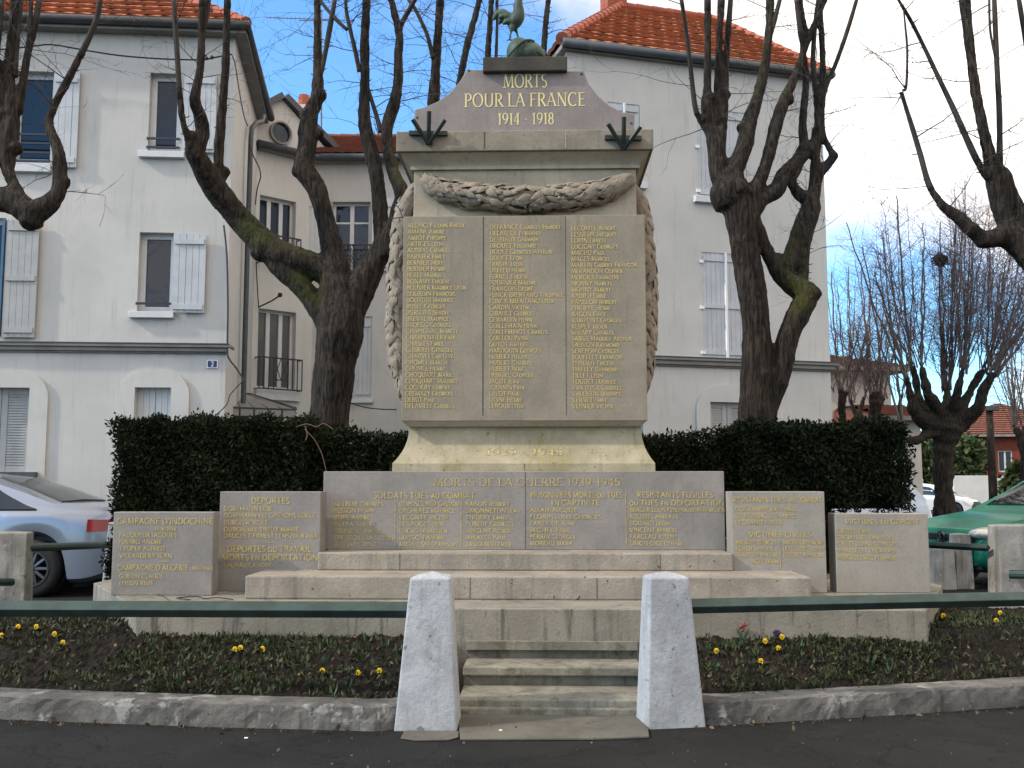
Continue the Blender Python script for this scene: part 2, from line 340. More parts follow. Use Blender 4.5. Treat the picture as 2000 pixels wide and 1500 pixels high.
# ------------------------------------------------------------------ incised roman lettering
def _e(cx, cy, rx, ry, a0, a1, n=10):
    return [(cx + rx * cos(radians(a0 + (a1 - a0) * k / n)), cy + ry * sin(radians(a0 + (a1 - a0) * k / n))) for k in range(n + 1)]
TK, TN = 'k', 'n'
G = {
 'A': (.76, [(TN, [(.03, 0), (.38, 1)]), (TK, [(.38, 1), (.73, 0)]), (TN, [(.15, .34), (.61, .34)])]),
 'B': (.64, [(TK, [(.12, 0), (.12, 1)]), ('a', [(.12, .98)] + _e(.30, .75, .24, .23, 90, -90) + [(.12, .52)]), ('a', [(.12, .52)] + _e(.32, .27, .27, .25, 90, -90) + [(.12, .02)])]),
 'C': (.76, [('a', _e(.43, .5, .38, .5, 48, 312, 16))]),
 'D': (.80, [(TK, [(.12, 0), (.12, 1)]), ('a', [(.12, .98)] + _e(.33, .5, .41, .48, 90, -90, 14) + [(.12, .02)])]),
 'E': (.60, [(TK, [(.12, 0), (.12, 1)]), (TN, [(.12, .975), (.55, .975)]), (TN, [(.12, .52), (.48, .52)]), (TN, [(.12, .025), (.57, .025)])]),
 'F': (.56, [(TK, [(.12, 0), (.12, 1)]), (TN, [(.12, .975), (.54, .975)]), (TN, [(.12, .52), (.46, .52)])]),
 'G': (.80, [('a', _e(.43, .5, .38, .5, 48, 320, 16)), (TK, [(.73, .10), (.73, .44)])]),
 'H': (.82, [(TK, [(.12, 0), (.12, 1)]), (TK, [(.70, 0), (.70, 1)]), (TN, [(.12, .52), (.70, .52)])]),
 'I': (.26, [(TK, [(.13, 0), (.13, 1)])]),
 'J': (.40, [(TK, [(.27, .12), (.27, 1)]), ('a', _e(.10, .12, .17, .14, 0, -110, 6))]),
 'K': (.70, [(TK, [(.12, 0), (.12, 1)]), (TN, [(.14, .42), (.62, 1)]), (TK, [(.28, .58), (.68, 0)])]),
 'L': (.56, [(TK, [(.12, 0), (.12, 1)]), (TN, [(.12, .025), (.55, .025)])]),
 'M': (.96, [(TN, [(.09, 0), (.15, 1)]), (TK, [(.15, 1), (.47, .04)]), (TN, [(.47, .04), (.80, 1)]), (TK, [(.80, 1), (.87, 0)])]),
 'N': (.84, [(TN, [(.12, 0), (.12, 1)]), (TK, [(.12, 1), (.72, 0)]), (TN, [(.72, 0), (.72, 1)])]),
 'O': (.88, [('a', _e(.44, .5, .39, .5, 0, 360, 22))]),
 'P': (.60, [(TK, [(.12, 0), (.12, 1)]), ('a', [(.12, .98)] + _e(.30, .73, .25, .25, 90, -90) + [(.12, .48)])]),
 'Q': (.88, [('a', _e(.44, .5, .39, .5, 0, 360, 22)), (TK, [(.48, .12), (.84, -.14)])]),
 'R': (.68, [(TK, [(.12, 0), (.12, 1)]), ('a', [(.12, .98)] + _e(.30, .74, .25, .24, 90, -90) + [(.12, .50)]), (TK, [(.32, .48), (.67, 0)])]),
 'S': (.54, [('a', _e(.27, .75, .20, .25, 40, 270, 10)), ('a', _e(.27, .25, .21, .25, 90, -140, 10))]),
 'T': (.68, [(TK, [(.34, 0), (.34, 1)]), (TN, [(.03, .975), (.65, .975)])]),
 'U': (.80, [('a', [(.12, 1), (.12, .32)] + _e(.40, .30, .28, .30, 180, 360, 10) + [(.68, 1)])]),
 'V': (.74, [(TK, [(.04, 1), (.38, 0)]), (TN, [(.38, 0), (.71, 1)])]),
 'W': (1.02, [(TK, [(.04, 1), (.28, 0)]), (TN, [(.28, 0), (.51, 1)]), (TK, [(.51, 1), (.75, 0)]), (TN, [(.75, 0), (.98, 1)])]),
 'X': (.70, [(TK, [(.06, 1), (.64, 0)]), (TN, [(.06, 0), (.64, 1)])]),
 'Y': (.68, [(TK, [(.34, 0), (.34, .48)]), (TK, [(.04, 1), (.34, .46)]), (TN, [(.34, .46), (.65, 1)])]),
 'Z': (.64, [(TN, [(.06, .975), (.58, .975)]), (TK, [(.58, 1), (.06, 0)]), (TN, [(.06, .025), (.60, .025)])]),
 '0': (.62, [('a', _e(.31, .5, .25, .5, 0, 360, 18))]),
 '1': (.36, [(TK, [(.2, 0), (.2, 1)]), (TN, [(.05, .82), (.2, .98)])]),
 '2': (.56, [('a', _e(.27, .74, .21, .26, 160, -35, 10) + [(.06, .04)]), (TK, [(.05, .03), (.53, .03)])]),
 '3': (.54, [('a', _e(.25, .76, .19, .24, 140, -80, 9)), ('a', _e(.25, .27, .22, .27, 85, -145, 10))]),
 '4': (.58, [(TK, [(.40, 0), (.40, 1)]), (TN, [(.40, 1), (.03, .30)]), (TN, [(.03, .28), (.56, .28)])]),
 '5': (.54, [(TN, [(.12, .97), (.48, .97)]), (TK, [(.13, .97), (.11, .55)]), ('a', _e(.24, .31, .24, .30, 120, -145, 11))]),
 '6': (.58, [('a', _e(.29, .30, .23, .30, 0, 360, 16)), ('a', _e(.60, .38, .54, .62, 115, 180, 7))]),
 '8': (.56, [('a', _e(.28, .75, .18, .25, 0, 360, 14)), ('a', _e(.28, .26, .22, .26, 0, 360, 14))]),
 '9': (.58, [('a', _e(.29, .70, .23, .30, 0, 360, 16)), ('a', _e(-.02, .62, .54, .62, -65, 0, 7))]),
 '7': (.52, [(TN, [(.04, .97), (.48, .97)]), (TK, [(.48, .97), (.18, 0)])]),
 '-': (.36, [(TN, [(.06, .46), (.30, .46)])]),
 "'": (.18, [(TN, [(.10, 1.02), (.06, .80)])]),
 '_': (1.0, [(TN, [(0, .5), (1, .5)])]),
 '|': (.1, [(TN, [(.05, 0), (.05, 1)])]),
}
def layout(text, small=.78, gap=.10):
    x = 0; out = []
    for ch in text:
        if ch == ' ': x += .34; continue
        d = unicodedata.normalize('NFD', ch); base = d[0]; acc = d[1] if len(d) > 1 else None
        k = small if base.islower() else 1.0
        w, st = G[base.upper()]
        out.append((x, k, st, acc, w)); x += w * k + gap
    return out, max(x - gap, .1)
class Inscription:
    def __init__(s, Y, yfun=None): s.mb = MB(); s.Y = Y; s.yfun = yfun; s.lift = 0
    def text(s, t, px, py_top, capx, width=None, center=False, serif=True, maxw=None, thick=.13, thin=.065, small=.78):
        lay, nat = layout(t, small)
        A = aY(px, py_top + capx, s.Y); H = aY(px, py_top, s.Y).z - A.z
        m = s.Y / F
        sx = H
        if width: sx = width * m / nat
        elif maxw and nat * H > maxw * m: sx = maxw * m / nat
        x0 = A.x - (nat * sx / 2 if center else 0)
        for (gx, k, st, acc, w) in lay:
            for kind, pts in st: s.stroke(x0, A.z, sx, H, gx, k, kind, pts, serif, thick, thin)
            if acc:
                c = w / 2
                if acc == '\u0327': s.stroke(x0, A.z, sx, H, gx, k, TN, [(c, 0), (c + .05, -.16)], False, thick, thin)
                elif acc == '\u0301': s.stroke(x0, A.z, sx, H, gx, k, TN, [(c - .08, 1.08), (c + .1, 1.24)], False, thick, thin)
                elif acc == '\u0300': s.stroke(x0, A.z, sx, H, gx, k, TN, [(c + .08, 1.08), (c - .1, 1.24)], False, thick, thin)
                else:
                    s.stroke(x0, A.z, sx, H, gx, k, TN, [(c - .16, 1.13), (c - .06, 1.13)], False, thick, thin)
                    s.stroke(x0, A.z, sx, H, gx, k, TN, [(c + .06, 1.13), (c + .16, 1.13)], False, thick, thin)
    def stroke(s, x0, z0, sx, H, gx, k, kind, pts, serif, thick, thin):
        P = [((gx + p[0] * k), p[1] * k) for p in pts]
        n = len(P); vs = []; s.lift = (s.lift + 1) % 7
        dy = .0028 + s.lift * .00022
        for i in range(n):
            a = P[max(i - 1, 0)]; b = P[min(i + 1, n - 1)]
            tx, tz = b[0] - a[0], b[1] - a[1]; l = sqrt(tx * tx + tz * tz) or 1; tx /= l; tz /= l
            w = {TK: thick, TN: thin}.get(kind, thin + (thick - thin) * abs(tz) ** 1.3) * .5
            for sg in (-1, 1):
                vx, vz = P[i][0] - tz * w * sg, P[i][1] + tx * w * sg
                X = x0 + vx * sx; Z = z0 + vz * H
                Yv = (s.yfun(Z) if s.yfun else s.Y) - dy
                vs.append((X, Yv, Z))
        s.mb.add(vs, [(2 * i, 2 * i + 1, 2 * i + 3, 2 * i + 2) for i in range(n - 1)])
        if serif and kind in (TK, TN):
            for (q, o) in ((P[0], P[-1]), (P[-1], P[0])):
                if abs(q[0] - o[0]) < .75 * abs(q[1] - o[1]) and (abs(q[1]) < .02 or abs(q[1] - k) < .02):
                    s2 = .15 * k; zz = q[1] + (.02 if q[1] < .1 else -.02)
                    s.stroke(x0, z0, sx, H, 0, 1, 'x', [(q[0] - s2, zz), (q[0] + s2, zz)], False, .05, .05)
    def build(s, mat, parent, name='inscription'): return s.mb.build(name, mat, parent)

def part(mb, name, mat, parent, **k):
    """a part whose mesh is in world coordinates, under an unrotated Empty standing at the thing's base"""
    o = mb.build(name, mat, parent, **k)
    if parent is not None and parent.type == 'EMPTY': o.matrix_parent_inverse = Matrix.Translation(-Vector(parent.location))
    return o
def rect_loft(mb, rings):
    vs = []; fs = []
    for (z, xl, xr, yf, yb) in rings: vs += [(xl, yf, z), (xr, yf, z), (xr, yb, z), (xl, yb, z)]
    for i in range(len(rings) - 1):
        for k in range(4):
            k2 = (k + 1) % 4; fs.append((i * 4 + k, i * 4 + k2, i * 4 + 4 + k2, i * 4 + 4 + k))
    fs.append((3, 2, 1, 0)); q = (len(rings) - 1) * 4; fs.append((q, q + 1, q + 2, q + 3))
    mb.add(vs, fs)
def leaf(mb, c, d, n, l, w, curl=.25):
    """a carved laurel leaf: lens outline, raised midrib, centre c, pointing along d, facing n"""
    d = Vector(d).normalized(); n = Vector(n); n = (n - d * n.dot(d)).normalized(); s = d.cross(n)
    vs = []; fs = []; K = 6
    for i in range(K + 1):
        t = i / K; wd = w * sin(pi * (t * .93 + .05)) ** .8 * (1 - .25 * t)
        h = curl * l * (sin(pi * t) * .55) + .06 * l * t
        p = Vector(c) + d * (l * (t - .5)) + n * h
        vs += [p - s * wd * .5 - n * .12 * w, p - s * wd * .2 + n * .05 * w, p + n * .0 * w, p + s * wd * .2 + n * .05 * w, p + s * wd * .5 - n * .12 * w]
    for i in range(K):
        for k in range(4): a = i * 5 + k; fs.append((a, a + 1, a + 6, a + 5))
    mb.add(vs, fs)

# ------------------------------------------------------------------ ground
mb = MB()
mb.add([(-900, -200, 0), (900, -200, 0), (900, 1600, 0), (-900, 1600, 0)], [(0, 1, 2, 3)])
tag(mb.build('asphalt_ground', M['asphalt']), kind='structure')

# ------------------------------------------------------------------ the memorial
Z_PL = .571
mem = empty('war_memorial', (-.13, 9.3, 0))
tag(mem, 'tall limestone war memorial with gilded columns of names, laurel garlands and stepped base', 'monument')
mb = MB()
pl = [(-2.889, 7.165), (2.702, 7.165), (3.50, 8.9), (3.50, 10.1), (-3.98, 10.1), (-3.98, 8.9)]
mb.prism_z(pl, 0, Z_PL)
part(mb, 'plinth', M['plinth'], mem, bevel=.008)
mb = MB(); mb.box(-2.266, 2.048, 7.695, 8.9, Z_PL, .748); part(mb, 'step', M['step_stone'], mem, bevel=.012)
mb = MB(); mb.box(-1.819, 1.558, 8.189, 8.9, .748, .891); part(mb, 'step', M['step_stone'], mem, bevel=.012)
mb = MB()
for px, Ya, z0, z1 in ((1166, 7.693, .58, .738), (918, 7.693, .58, .738), (780, 8.187, .755, .885), (1290, 8.187, .755, .885)):
    x = aY(px, 1150, Ya).x; mb = MB(); mb.box(x - .002, x + .002, Ya - .0005, Ya + .02, z0, z1); part(mb, 'joint', M['dark_cap'], mem)
YS = 8.89; YB = 9.79
zb = 1.0; zf0 = aY(1024, 905, 8.775).z; zf1 = aY(1024, 832, YS).z
xl0, xr0 = aY(766, 910, 8.775).x, aY(1280, 910, 8.775).x
xl1, xr1 = aY(799, 832, YS).x, aY(1252, 832, YS).x
def flare_off(z):
    t = min(max((z - zf0) / (zf1 - zf0), 0), 1); return (1 - t) ** 2.3
mb = MB(); rings = [(zb, xl0, xr0, 8.775, YB + .11)]
for i in range(15):
    z = zf0 + (zf1 - zf0) * i / 14; k = flare_off(z)
    rings.append((z, xl1 + (xl0 - xl1) * k, xr1 + (xr0 - xr1) * k, YS - .115 * k, YB + .11 * k))
ztb = aY(1024, 822, 8.77).z; rings.append((ztb + .02, xl1, xr1, YS, YB))
rect_loft(mb, rings)
part(mb, 'pedestal', M['limestone_flare'], mem, bevel=.004)
ins = Inscription(8.80, lambda z: YS - .115 * flare_off(z))
ins.text('1939 - 1945', 1024, 876, 13, width=150, center=True, thick=.12, thin=.07)
ins.build(M['gold_worn'], mem).matrix_parent_inverse = Matrix.Translation(-Vector(mem.location))
mb = MB(); x = aY(1024, 870, 8.8).x
mb.box(x - .002, x + .002, 8.772, 8.80, 1.57, zf0)
part(mb, 'joint', M['dark_cap'], mem)
# shaft
xs0, xs1 = aY(808, 400, YS).x, aY(1243, 400, YS).x
zsh = aY(1024, 331, YS).z
mb = MB(); mb.box(xs0, xs1, YS, YB, ztb + .021, zsh)
shaft = part(mb, 'shaft', M['limestone'], mem, bevel=.006)
mb = MB(); x = aY(1024, 340, YS).x; mb.box(x - .0022, x + .0022, YS - .002, YS + .01, aY(1024, 352, YS).z, zsh - .002); part(mb, 'joint', M['cornice_stone'], mem)
# cornice
zc0 = aY(1024, 296, 8.77).z; zc1 = aY(1024, 292.5, 8.74).z; zc2 = aY(1024, 254, 8.74).z
ex = .145
mb = MB(); rings = [(zsh - .004, xs0 - .03, xs1 + .03, YS - .03, YB + .03), (zsh + .022, xs0 - .03, xs1 + .03, YS - .03, YB + .03), (zsh + .024, xs0 - .018, xs1 + .018, YS - .018, YB + .018)]
for i in range(11):
    t = i / 10; k = .018 + .098 * (1 - cos(t * pi / 2)) ** .8
    rings.append((zsh + .026 + (zc0 - zsh - .026) * t, xs0 - k, xs1 + k, YS - k, YB + k))
rect_loft(mb, rings); part(mb, 'cornice', M['limestone'], mem, bevel=.003)
mb = MB(); mb.box(xs0 - ex, xs1 + ex, 8.742, YB + ex, zc0 + .001, zc2)
part(mb, 'cornice_cap', M['cornice_stone'], mem, bevel=.008)
for px, mt in ((946, M['dark_cap']), (1105, M['white_post'])):
    mb = MB(); x = aY(px, 270, 8.74).x; mb.box(x - .0035, x + .0035, 8.739, 8.76, zc0 + .02, zc2 - .012); part(mb, 'joint', mt, mem)
# pediment
YPD = 8.83
pp = [(810, 252), (810, 214), (830, 209), (855, 198), (880, 180), (898, 159), (912, 136), (1140, 139), (1150, 164), (1168, 187), (1190, 206), (1213, 218), (1238, 223), (1238, 253)]
poly = [(aY(x, y, YPD).x, aY(x, y, YPD).z) for x, y in pp]
poly[0] = (poly[0][0], zc2); poly[-1] = (poly[-1][0], zc2)
mb = MB(); mb.prism_y(poly[::-1], YPD, YPD + .42); ped = part(mb, 'pediment', M['pediment'], mem, bevel=.006)
for t_, x_, y_, c_, w_ in (('MORTS', 1026, 145, 26, 88), ('POUR LA FRANCE', 1025, 182, 26, 244), ('1914 - 1918', 1027, 221, 22, 113)):
    ins = Inscription(YPD); ins.text(t_, x_, y_, c_, width=w_, center=True, thick=.135, thin=.06); ins.build(M['gold_title'], ped)
mb = MB()
for px, py in ((916, 138), (1136, 145), (815, 230), (1233, 241)):
    p = aY(px, py, YPD); mb = MB(); mb.disc_y((p.x, p.z), .012, YPD - .002, 10); mb.build('fixing', M['dark_cap'], ped)
a = aY(943, 111, 8.77); b = aY(1108, 135, 8.77)
mb = MB(); mb.box(a.x, b.x, 8.77, 9.3, b.z - .012, a.z); part(mb, 'crowning_block', M['dark_cap'], mem, bevel=.01)
# tablet with the three columns of names
YT = 8.77
xt0, xt1 = aY(786, 620, YT).x, aY(1262, 620, YT).x
zt0 = ztb; zt1 = aY(1024, 421, YT).z
mb = MB(); mb.box(xt0, xt1, YT, YS + .002, zt0, zt1)
tab = part(mb, 'name_tablet', M['tablet'], mem, bevel=.005)
mb = MB(); mb.hull8([(xt0 + .05, YS - .06, zt0 - .045), (xt1 - .05, YS - .06, zt0 - .045), (xt1 - .05, YS + .001, zt0 - .045), (xt0 + .05, YS + .001, zt0 - .045), (xt0 + .005, YT + .006, zt0 - .001), (xt1 - .005, YT + .006, zt0 - .001), (xt1 - .005, YS + .001, zt0 - .001), (xt0 + .005, YS + .001, zt0 - .001)])
mb.build('ledge', M['limestone'], tab)
mb = MB()
for px, w in ((943.5, .0035), (1105, .0016)):
    x = aY(px, 600, YT).x; mb = MB(); mb.box(x - w, x + w, YT - .0022, YT + .01, zt0 + .05, zt1 - .008); mb.build('joint', M['dark_cap'], tab)
C1 = 'ALONCLE Louis Raoul;AMANE André;AMIOT Philippe;ARTIGES Léon;AUBRAS Charles;BARNIER Emily;BERNIER Noël;BERNIER Henri;BEREL Marius;BONAMY Eugène;BOUVIER Maurice Léon;BOURDIN François;BOURDIN Maurice;BUSLE Georges;BURSLIER Benoit;BREVAL Maurice;BROEGG Georges;CHAPIGNAC Marcel;CHARPENTIER Paul;CHASLES Emile;CHIBOUT Georges;CHAUVEL Gustave;CHOMEL Marcel;CHOMEL Henri;CHOQUART Marie;CHUQUART Maurice;COCHERY Robert;CREMAZY Georges;DEBUT Paul;DELAVILLE Charles'.split(';')
C2 = 'DEFRANCE Charles-Hubert;DELAREUE Fernand;DESBIAUX Germain;DROUET Edouard;DOUET Georges-Arthur;DOUET Léon;DUBAN Léon;DRELLU Henri;FERRET Eugène;FOURNIER Maxime;FRANÇOIS Désiré;FUNCK-BRENTANO Théophile;FUNCK-BRENTANO Léon;GARDIN Victor;GIBAULT Georges;GERARDIN Henri;GUILLEMAIN Henri;GUILLEMINOT Charles;GUILLOU Pierre;GUYOT Amédée;HARDOUIN Georges;HUBERT Alexis;HUBERT Charles;HUBERT René;HUMBEL Georges;JACOT Jean;JEANNIN Paul;LALOT Paul;LASNE Henri;LEROUX Léon'.split(';')
C3 = 'LECOMTE Albert;LESUEUR Jacques;LORIN Ernest;LUCIGNY Georges;MACHU Paul;MAGES Marcel;MARTIN Gabriel François;MERANDON Olivier;MERCIER François;MONNY Marcel;MONNY Albert;RADIEU Emile;PAPILLON Robert;PHILIPPE Henri;RAGON Emile;RAMPONT Georges;RESPET Julien;SALARY Charles;SABIEL Maurice Arthur;SAUVON Raymond;SENEPON Georges;SOUFFLET François;THIBAUT Eugène;THIELLY Raymond;TILLET Léon;TOUDET Maurice;VAN DYCK Charles;VALENTIN Maurice;VERNET Emile;VERNIER Victor'.split(';')
for names, x0, x1, y0, y1, mt in ((C1, 796.5, 791, 436, 788.5, 'gold'), (C2, 956.5, 955, 439.5, 788.5, 'gold'), (C3, 1115.5, 1117.5, 441.5, 789, 'gold_worn')):
    ins = Inscription(YT)
    for i, nme in enumerate(names):
        t = i / 29; ins.text(nme, x0 + (x1 - x0) * t, y0 + (y1 - y0) * t, 8.6, maxw=146, thick=.175, thin=.125)
    ins.build(M['gold'], tab)
# garlands
mb = MB()
gp = [(834, 352, 12), (845, 362, 18), (870, 373, 23), (920, 383, 27), (970, 388, 29), (1025, 390, 30), (1080, 388, 29), (1130, 384, 27), (1180, 373, 23), (1208, 360, 19), (1224, 352, 12)]
cp3 = catmull([(*aY(x, y, YS - .03), r * YS / F) for x, y, r in gp], 5)
mb.tube([p[:3] for p in cp3], [p[3] * .72 for p in cp3], 12)
for i in range(1, len(cp3) - 1):
    p = Vector(cp3[i][:3]); r = cp3[i][3] * .80; t = (Vector(cp3[i + 1][:3]) - Vector(cp3[i - 1][:3])).normalized()
    sg = 1 if i < len(cp3) / 2 else -1
    up = Vector((0, 0, 1)); up = (up - t * up.dot(t)).normalized(); fr = Vector((0, -1, 0))
    for k in range(5):
        an = radians(-95 + 190 * (k + .5 * (i % 2)) / 4.7 + RND.uniform(-18, 18))
        n = fr * cos(an) + up * sin(an)
        side = up * cos(an) - fr * sin(an)
        d = t * sg + side * (-sin(an) * .1 + RND.uniform(-.75, .55)) + n * RND.uniform(.0, .22)
        if abs(i - len(cp3) / 2) < .8: d = side * sin(an) + t * RND.uniform(-1, 1)
        leaf(mb, p + n * r * RND.uniform(.92, 1.12), d, n, RND.uniform(.10, .16), RND.uniform(.055, .09), RND.uniform(.08, .25))
for k in range(26):
    q = cp3[RND.randrange(3, len(cp3) - 3)]; an = RND.uniform(-1.2, 1.2); r = q[3] * .95
    mb.ball((q[0] + RND.uniform(-.01, .01), q[1] - r * cos(an), q[2] + r * sin(an)), RND.uniform(.010, .016), nu=8, nv=6)
for px, py in ((836, 352), (1222, 352)):
    p = aY(px, py, YS - .02); pts = [(p.x + .045 * cos(a2), YS - .035, p.z + .055 * sin(a2)) for a2 in [2 * pi * k / 14 for k in range(15)]]
    mb.tube(pts, .016, 6)
part(mb, 'garland', M['carved'], mem, smooth=True)
for sgn, xs, gp in ((-1, xs0, [(800, 372), (786, 392), (776, 420), (771, 460), (766, 520), (763, 580), (761, 640), (763, 690), (770, 735), (780, 768)]), (1, xs1, [(1246, 372), (1258, 392), (1266, 420), (1271, 470), (1275, 530), (1276, 600), (1274, 660), (1272, 710), (1266, 745), (1258, 775)])):
    mb = MB(); YG = 9.32
    cp3 = catmull([aY(x, y, YG) for x, y in gp], 5); n_ = len(cp3)
    mb.tube([Vector(p) + Vector((-sgn * .07, 0, 0)) for p in cp3], [.075 * (.55 + .6 * sin(pi * min(1, (i + 2) / n_ * .9))) for i in range(n_)], 12)
    for i in range(1, n_ - 1):
        p = Vector(cp3[i]) + Vector((-sgn * .07, 0, 0)); t = (Vector(cp3[i + 1]) - Vector(cp3[i - 1])).normalized(); r = .075 * (.55 + .6 * sin(pi * min(1, (i + 2) / n_ * .9)))
        out = Vector((sgn, 0, 0)); out = (out - t * out.dot(t)).normalized(); sd = t.cross(out)
        for k in range(5):
            an = radians(-120 + 240 * (k + .5 * (i % 2)) / 4.7 + RND.uniform(-18, 18)); n = out * cos(an) + sd * sin(an)
            leaf(mb, p + n * r * RND.uniform(.95, 1.15), t + (out * -sin(an) + sd * cos(an)) * RND.uniform(-.8, .8) + n * RND.uniform(.0, .2), n, RND.uniform(.12, .19), RND.uniform(.07, .11), RND.uniform(.08, .22))
    part(mb, 'garland', M['carved'], mem, smooth=True)
# flag holders: part of the monument, bolted to the cap
for cx, top, bot, bar, l, r, bx0, bx1 in ((837, 217, 281, 260, (806, 233), (869, 234), 799, 874), (1218, 228, 292, 269, (1188, 242), (1251, 247), 1181, 1253)):
    mb = MB(); YF = 8.70
    a = aY(cx, bot, YF)
    for q in ((cx + 1, top), l, r):
        p = aY(q[0], q[1], YF - .10); mb.tube([(a.x, YF, a.z), tuple(p)], [.019, .021], 10)
    p = aY(bx0, bar, YF + .02); q = aY(bx1, bar + 1, YF + .02); mb.tube([p, q], .026, 4, phase=pi / 4)
    mb.box(a.x - .03, a.x + .03, YF, 8.742, a.z + .005, a.z + .12)
    part(mb, 'flag_holder', M['green_iron'], mem)
# lead strap on the left garland
mb = MB(); p = aY(790, 424, 8.80); q = aY(765, 427, 9.15); mb.tube([p, q], .006, 5); p2 = aY(772, 398, 9.1); p3 = aY(786, 424, 8.85)
mb.tube([p2, aY(780, 408, 9.0), p3], .006, 5); part(mb, 'cramp', M['wire'], mem)

# bronze rooster on its rock and helmet
ro = empty('rooster_statue', aY(1022, 110, 9.0))
tag(ro, 'green bronze rooster standing on a helmet shaped rock at the top of the memorial', 'statue')
YR = 9.0; k_ = YR / F
mb = MB()
def chain(pts, n=10):
    q = catmull([(*aY(x, y, YR + dy), r * k_) for x, y, r, dy in pts], 4)
    mb.tube([p[:3] for p in q], [p[3] for p in q], n)
chain([(1017, -10, 5, 0), (1014, -2, 7.5, 0), (1012, 9, 9.5, 0), (1013, 21, 11.5, 0), (1011, 33, 14.5, 0), (1005, 44, 14, 0), (1001, 53, 9.5, 0), (999, 60, 4.5, 0)], 14)
chain([(1006, 40, 11, 0), (996, 38, 11, 0), (987, 31, 11, 0), (979, 27, 11, 0), (971, 28, 7.5, 0), (966, 34, 4.5, 0), (963, 40, 2, 0)])
chain([(996, 38, 8, .02), (985, 39, 8, .02), (978, 42, 5, .02), (975, 48, 1.5, .02)]); chain([(998, 42, 8, -.02), (988, 43, 6, -.02), (982, 48, 2, -.02)])
chain([(990, 33, 6, -.03), (982, 31, 5, -.03), (973, 36, 2, -.03)])
chain([(1000, 52, 6, -.03), (998.5, 59, 4, -.03), (998, 65, 2.2, -.03)]); chain([(1004, 52, 6, .03), (1008, 60, 3.6, .03), (1010, 66, 2.2, .03)])
chain([(1010, -12, 2, 0), (1015, -17, 2.5, 0), (1020, -13, 2, 0)]); chain([(1017, -8, 2.2, 0), (1022, -5, 1.2, 0), (1025, -3, .4, 0)]); chain([(1019, -2, 2, 0), (1018, 4, 1.5, 0)])
body = part(mb, 'rooster_body', M['bronze'], ro, smooth=True)
rm = body.modifiers.new('merge', 'REMESH'); rm.mode = 'VOXEL'; rm.voxel_size = .0085; rm.use_smooth_shade = True
for ys, pts in ((-.03, ((998, 62), (997, 68), (995.5, 78))), (.03, ((1009, 63), (1011, 69), (1013, 76)))):
    mb = MB(); mb.tube([aY(x, y, YR + ys) for x, y in pts], [.012, .008, .008], 7); q = aY(pts[-1][0], pts[-1][1] - 1, YR + ys)
    for dx, dy in ((.035, -.015), (.03, .015), (-.03, 0)): mb.tube([q, q + Vector((dx, dy, -.012))], [.007, .004], 5)
    part(mb, 'leg', M['bronze'], ro, smooth=True)
mb = MB(); c = aY(1014, 106, YR)
for j in range(1):
    mb.ball((c.x, c.y, c.z), 26 * k_, .16, 33 * k_, 20, 14, .03)
c = aY(1033, 112, YR); mb.ball((c.x, c.y, c.z), 32 * k_, .17, 30 * k_, 18, 12, .16)
c = aY(1050, 112, YR); mb.ball((c.x, c.y, c.z), 18 * k_, .15, 17 * k_, 14, 10, .2)
part(mb, 'rock', M['bronze'], ro, smooth=True)
mb = MB(); q = catmull([aY(x, y, 8.83 + d) for x, y, d in ((992, 110, .02), (1002, 98, 0), (1014, 86, 0), (1022, 80, .02), (1034, 78, .05), (1043, 81, .08))], 4)
mb.tube(q, .012, 7); part(mb, 'helmet_rim', M['bronze'], ro, smooth=True)

# ------------------------------------------------------------------ name slabs standing on the plinth
def slab(px0, px1, pyt, Y, depth, mat, label, z0=Z_PL, split=None):
    x0 = aY(px0, pyt, Y).x; x1 = aY(px1, pyt, Y).x; z1 = aY((px0 + px1) / 2, pyt, Y).z
    mb = MB(); mb.box(x0, x1, Y, Y + depth, z0, z1)
    o = mb.build('memorial_slab', mat, None, bevel=.006); tag(o, label, 'stone slab')
    if split:
        mb = MB(); x = aY(split, pyt + 40, Y).x; mb.box(x - .0018, x + .0018, Y - .002, Y + .01, z0 + .01, z1 - .006); mb.build('joint', M['dark_cap'], o)
    return o
SK = dict(serif=False, thick=.17, thin=.15)
s_ = slab(632, 1414, 920.5, 8.57, .19, M['slab'], 'widest grey marble slab of names, in front of the pedestal, headed for the war of 1939 to 1945', .891, 1026)
I = Inscription(8.57)
I.text('MORTS DE LA GUERRE 1939-1945', 847, 934, 15, width=362, serif=True, thick=.11, thin=.075)
I.text('SOLDATS TUES au COMBAT', 730, 962, 11, width=197, **SK)
for x, rows in ((652.5, (('ALTRUIE Charles', 749), ('BESSON Henri', 730), ('BOBE André', 722), ('BOFFA Albert', 733), ('BRUNEAU André', 743), ('CHEYSSON Jean-Jacques', 768), ('DESSART René', 735))),
                (780, (('DUBOSCLARD Gaston', 895), ('LACHEREZ Maurice', 888), ('LECONTE Victor', 876), ('LE SAUCE Louis', 866), ('LUCAS Sébastien', 873), ('MASSON André', 867), ('MICHALSKI Stanislas', 893))),
                (909, (('RAISON Robert', 994), ('SIMONNETON Jean', 1016), ('THIERRY Emile', 992), ('TUBEUF Georges', 1003), ('VINCENT Robert', 1002), ('WINKLER Paul', 988), ('ZANGERLIN Emile', 998)))):
    for i, (n, xe) in enumerate(rows): I.text(n, x, 980 + i * 13.1, 8.2, width=xe - x, small=.85, **SK)
I.text('PRISONNIERS MORTS ou TUES', 1036, 961, 11, width=178, **SK); I.text('en CAPTIVITE', 1077, 977, 10, width=93, **SK)
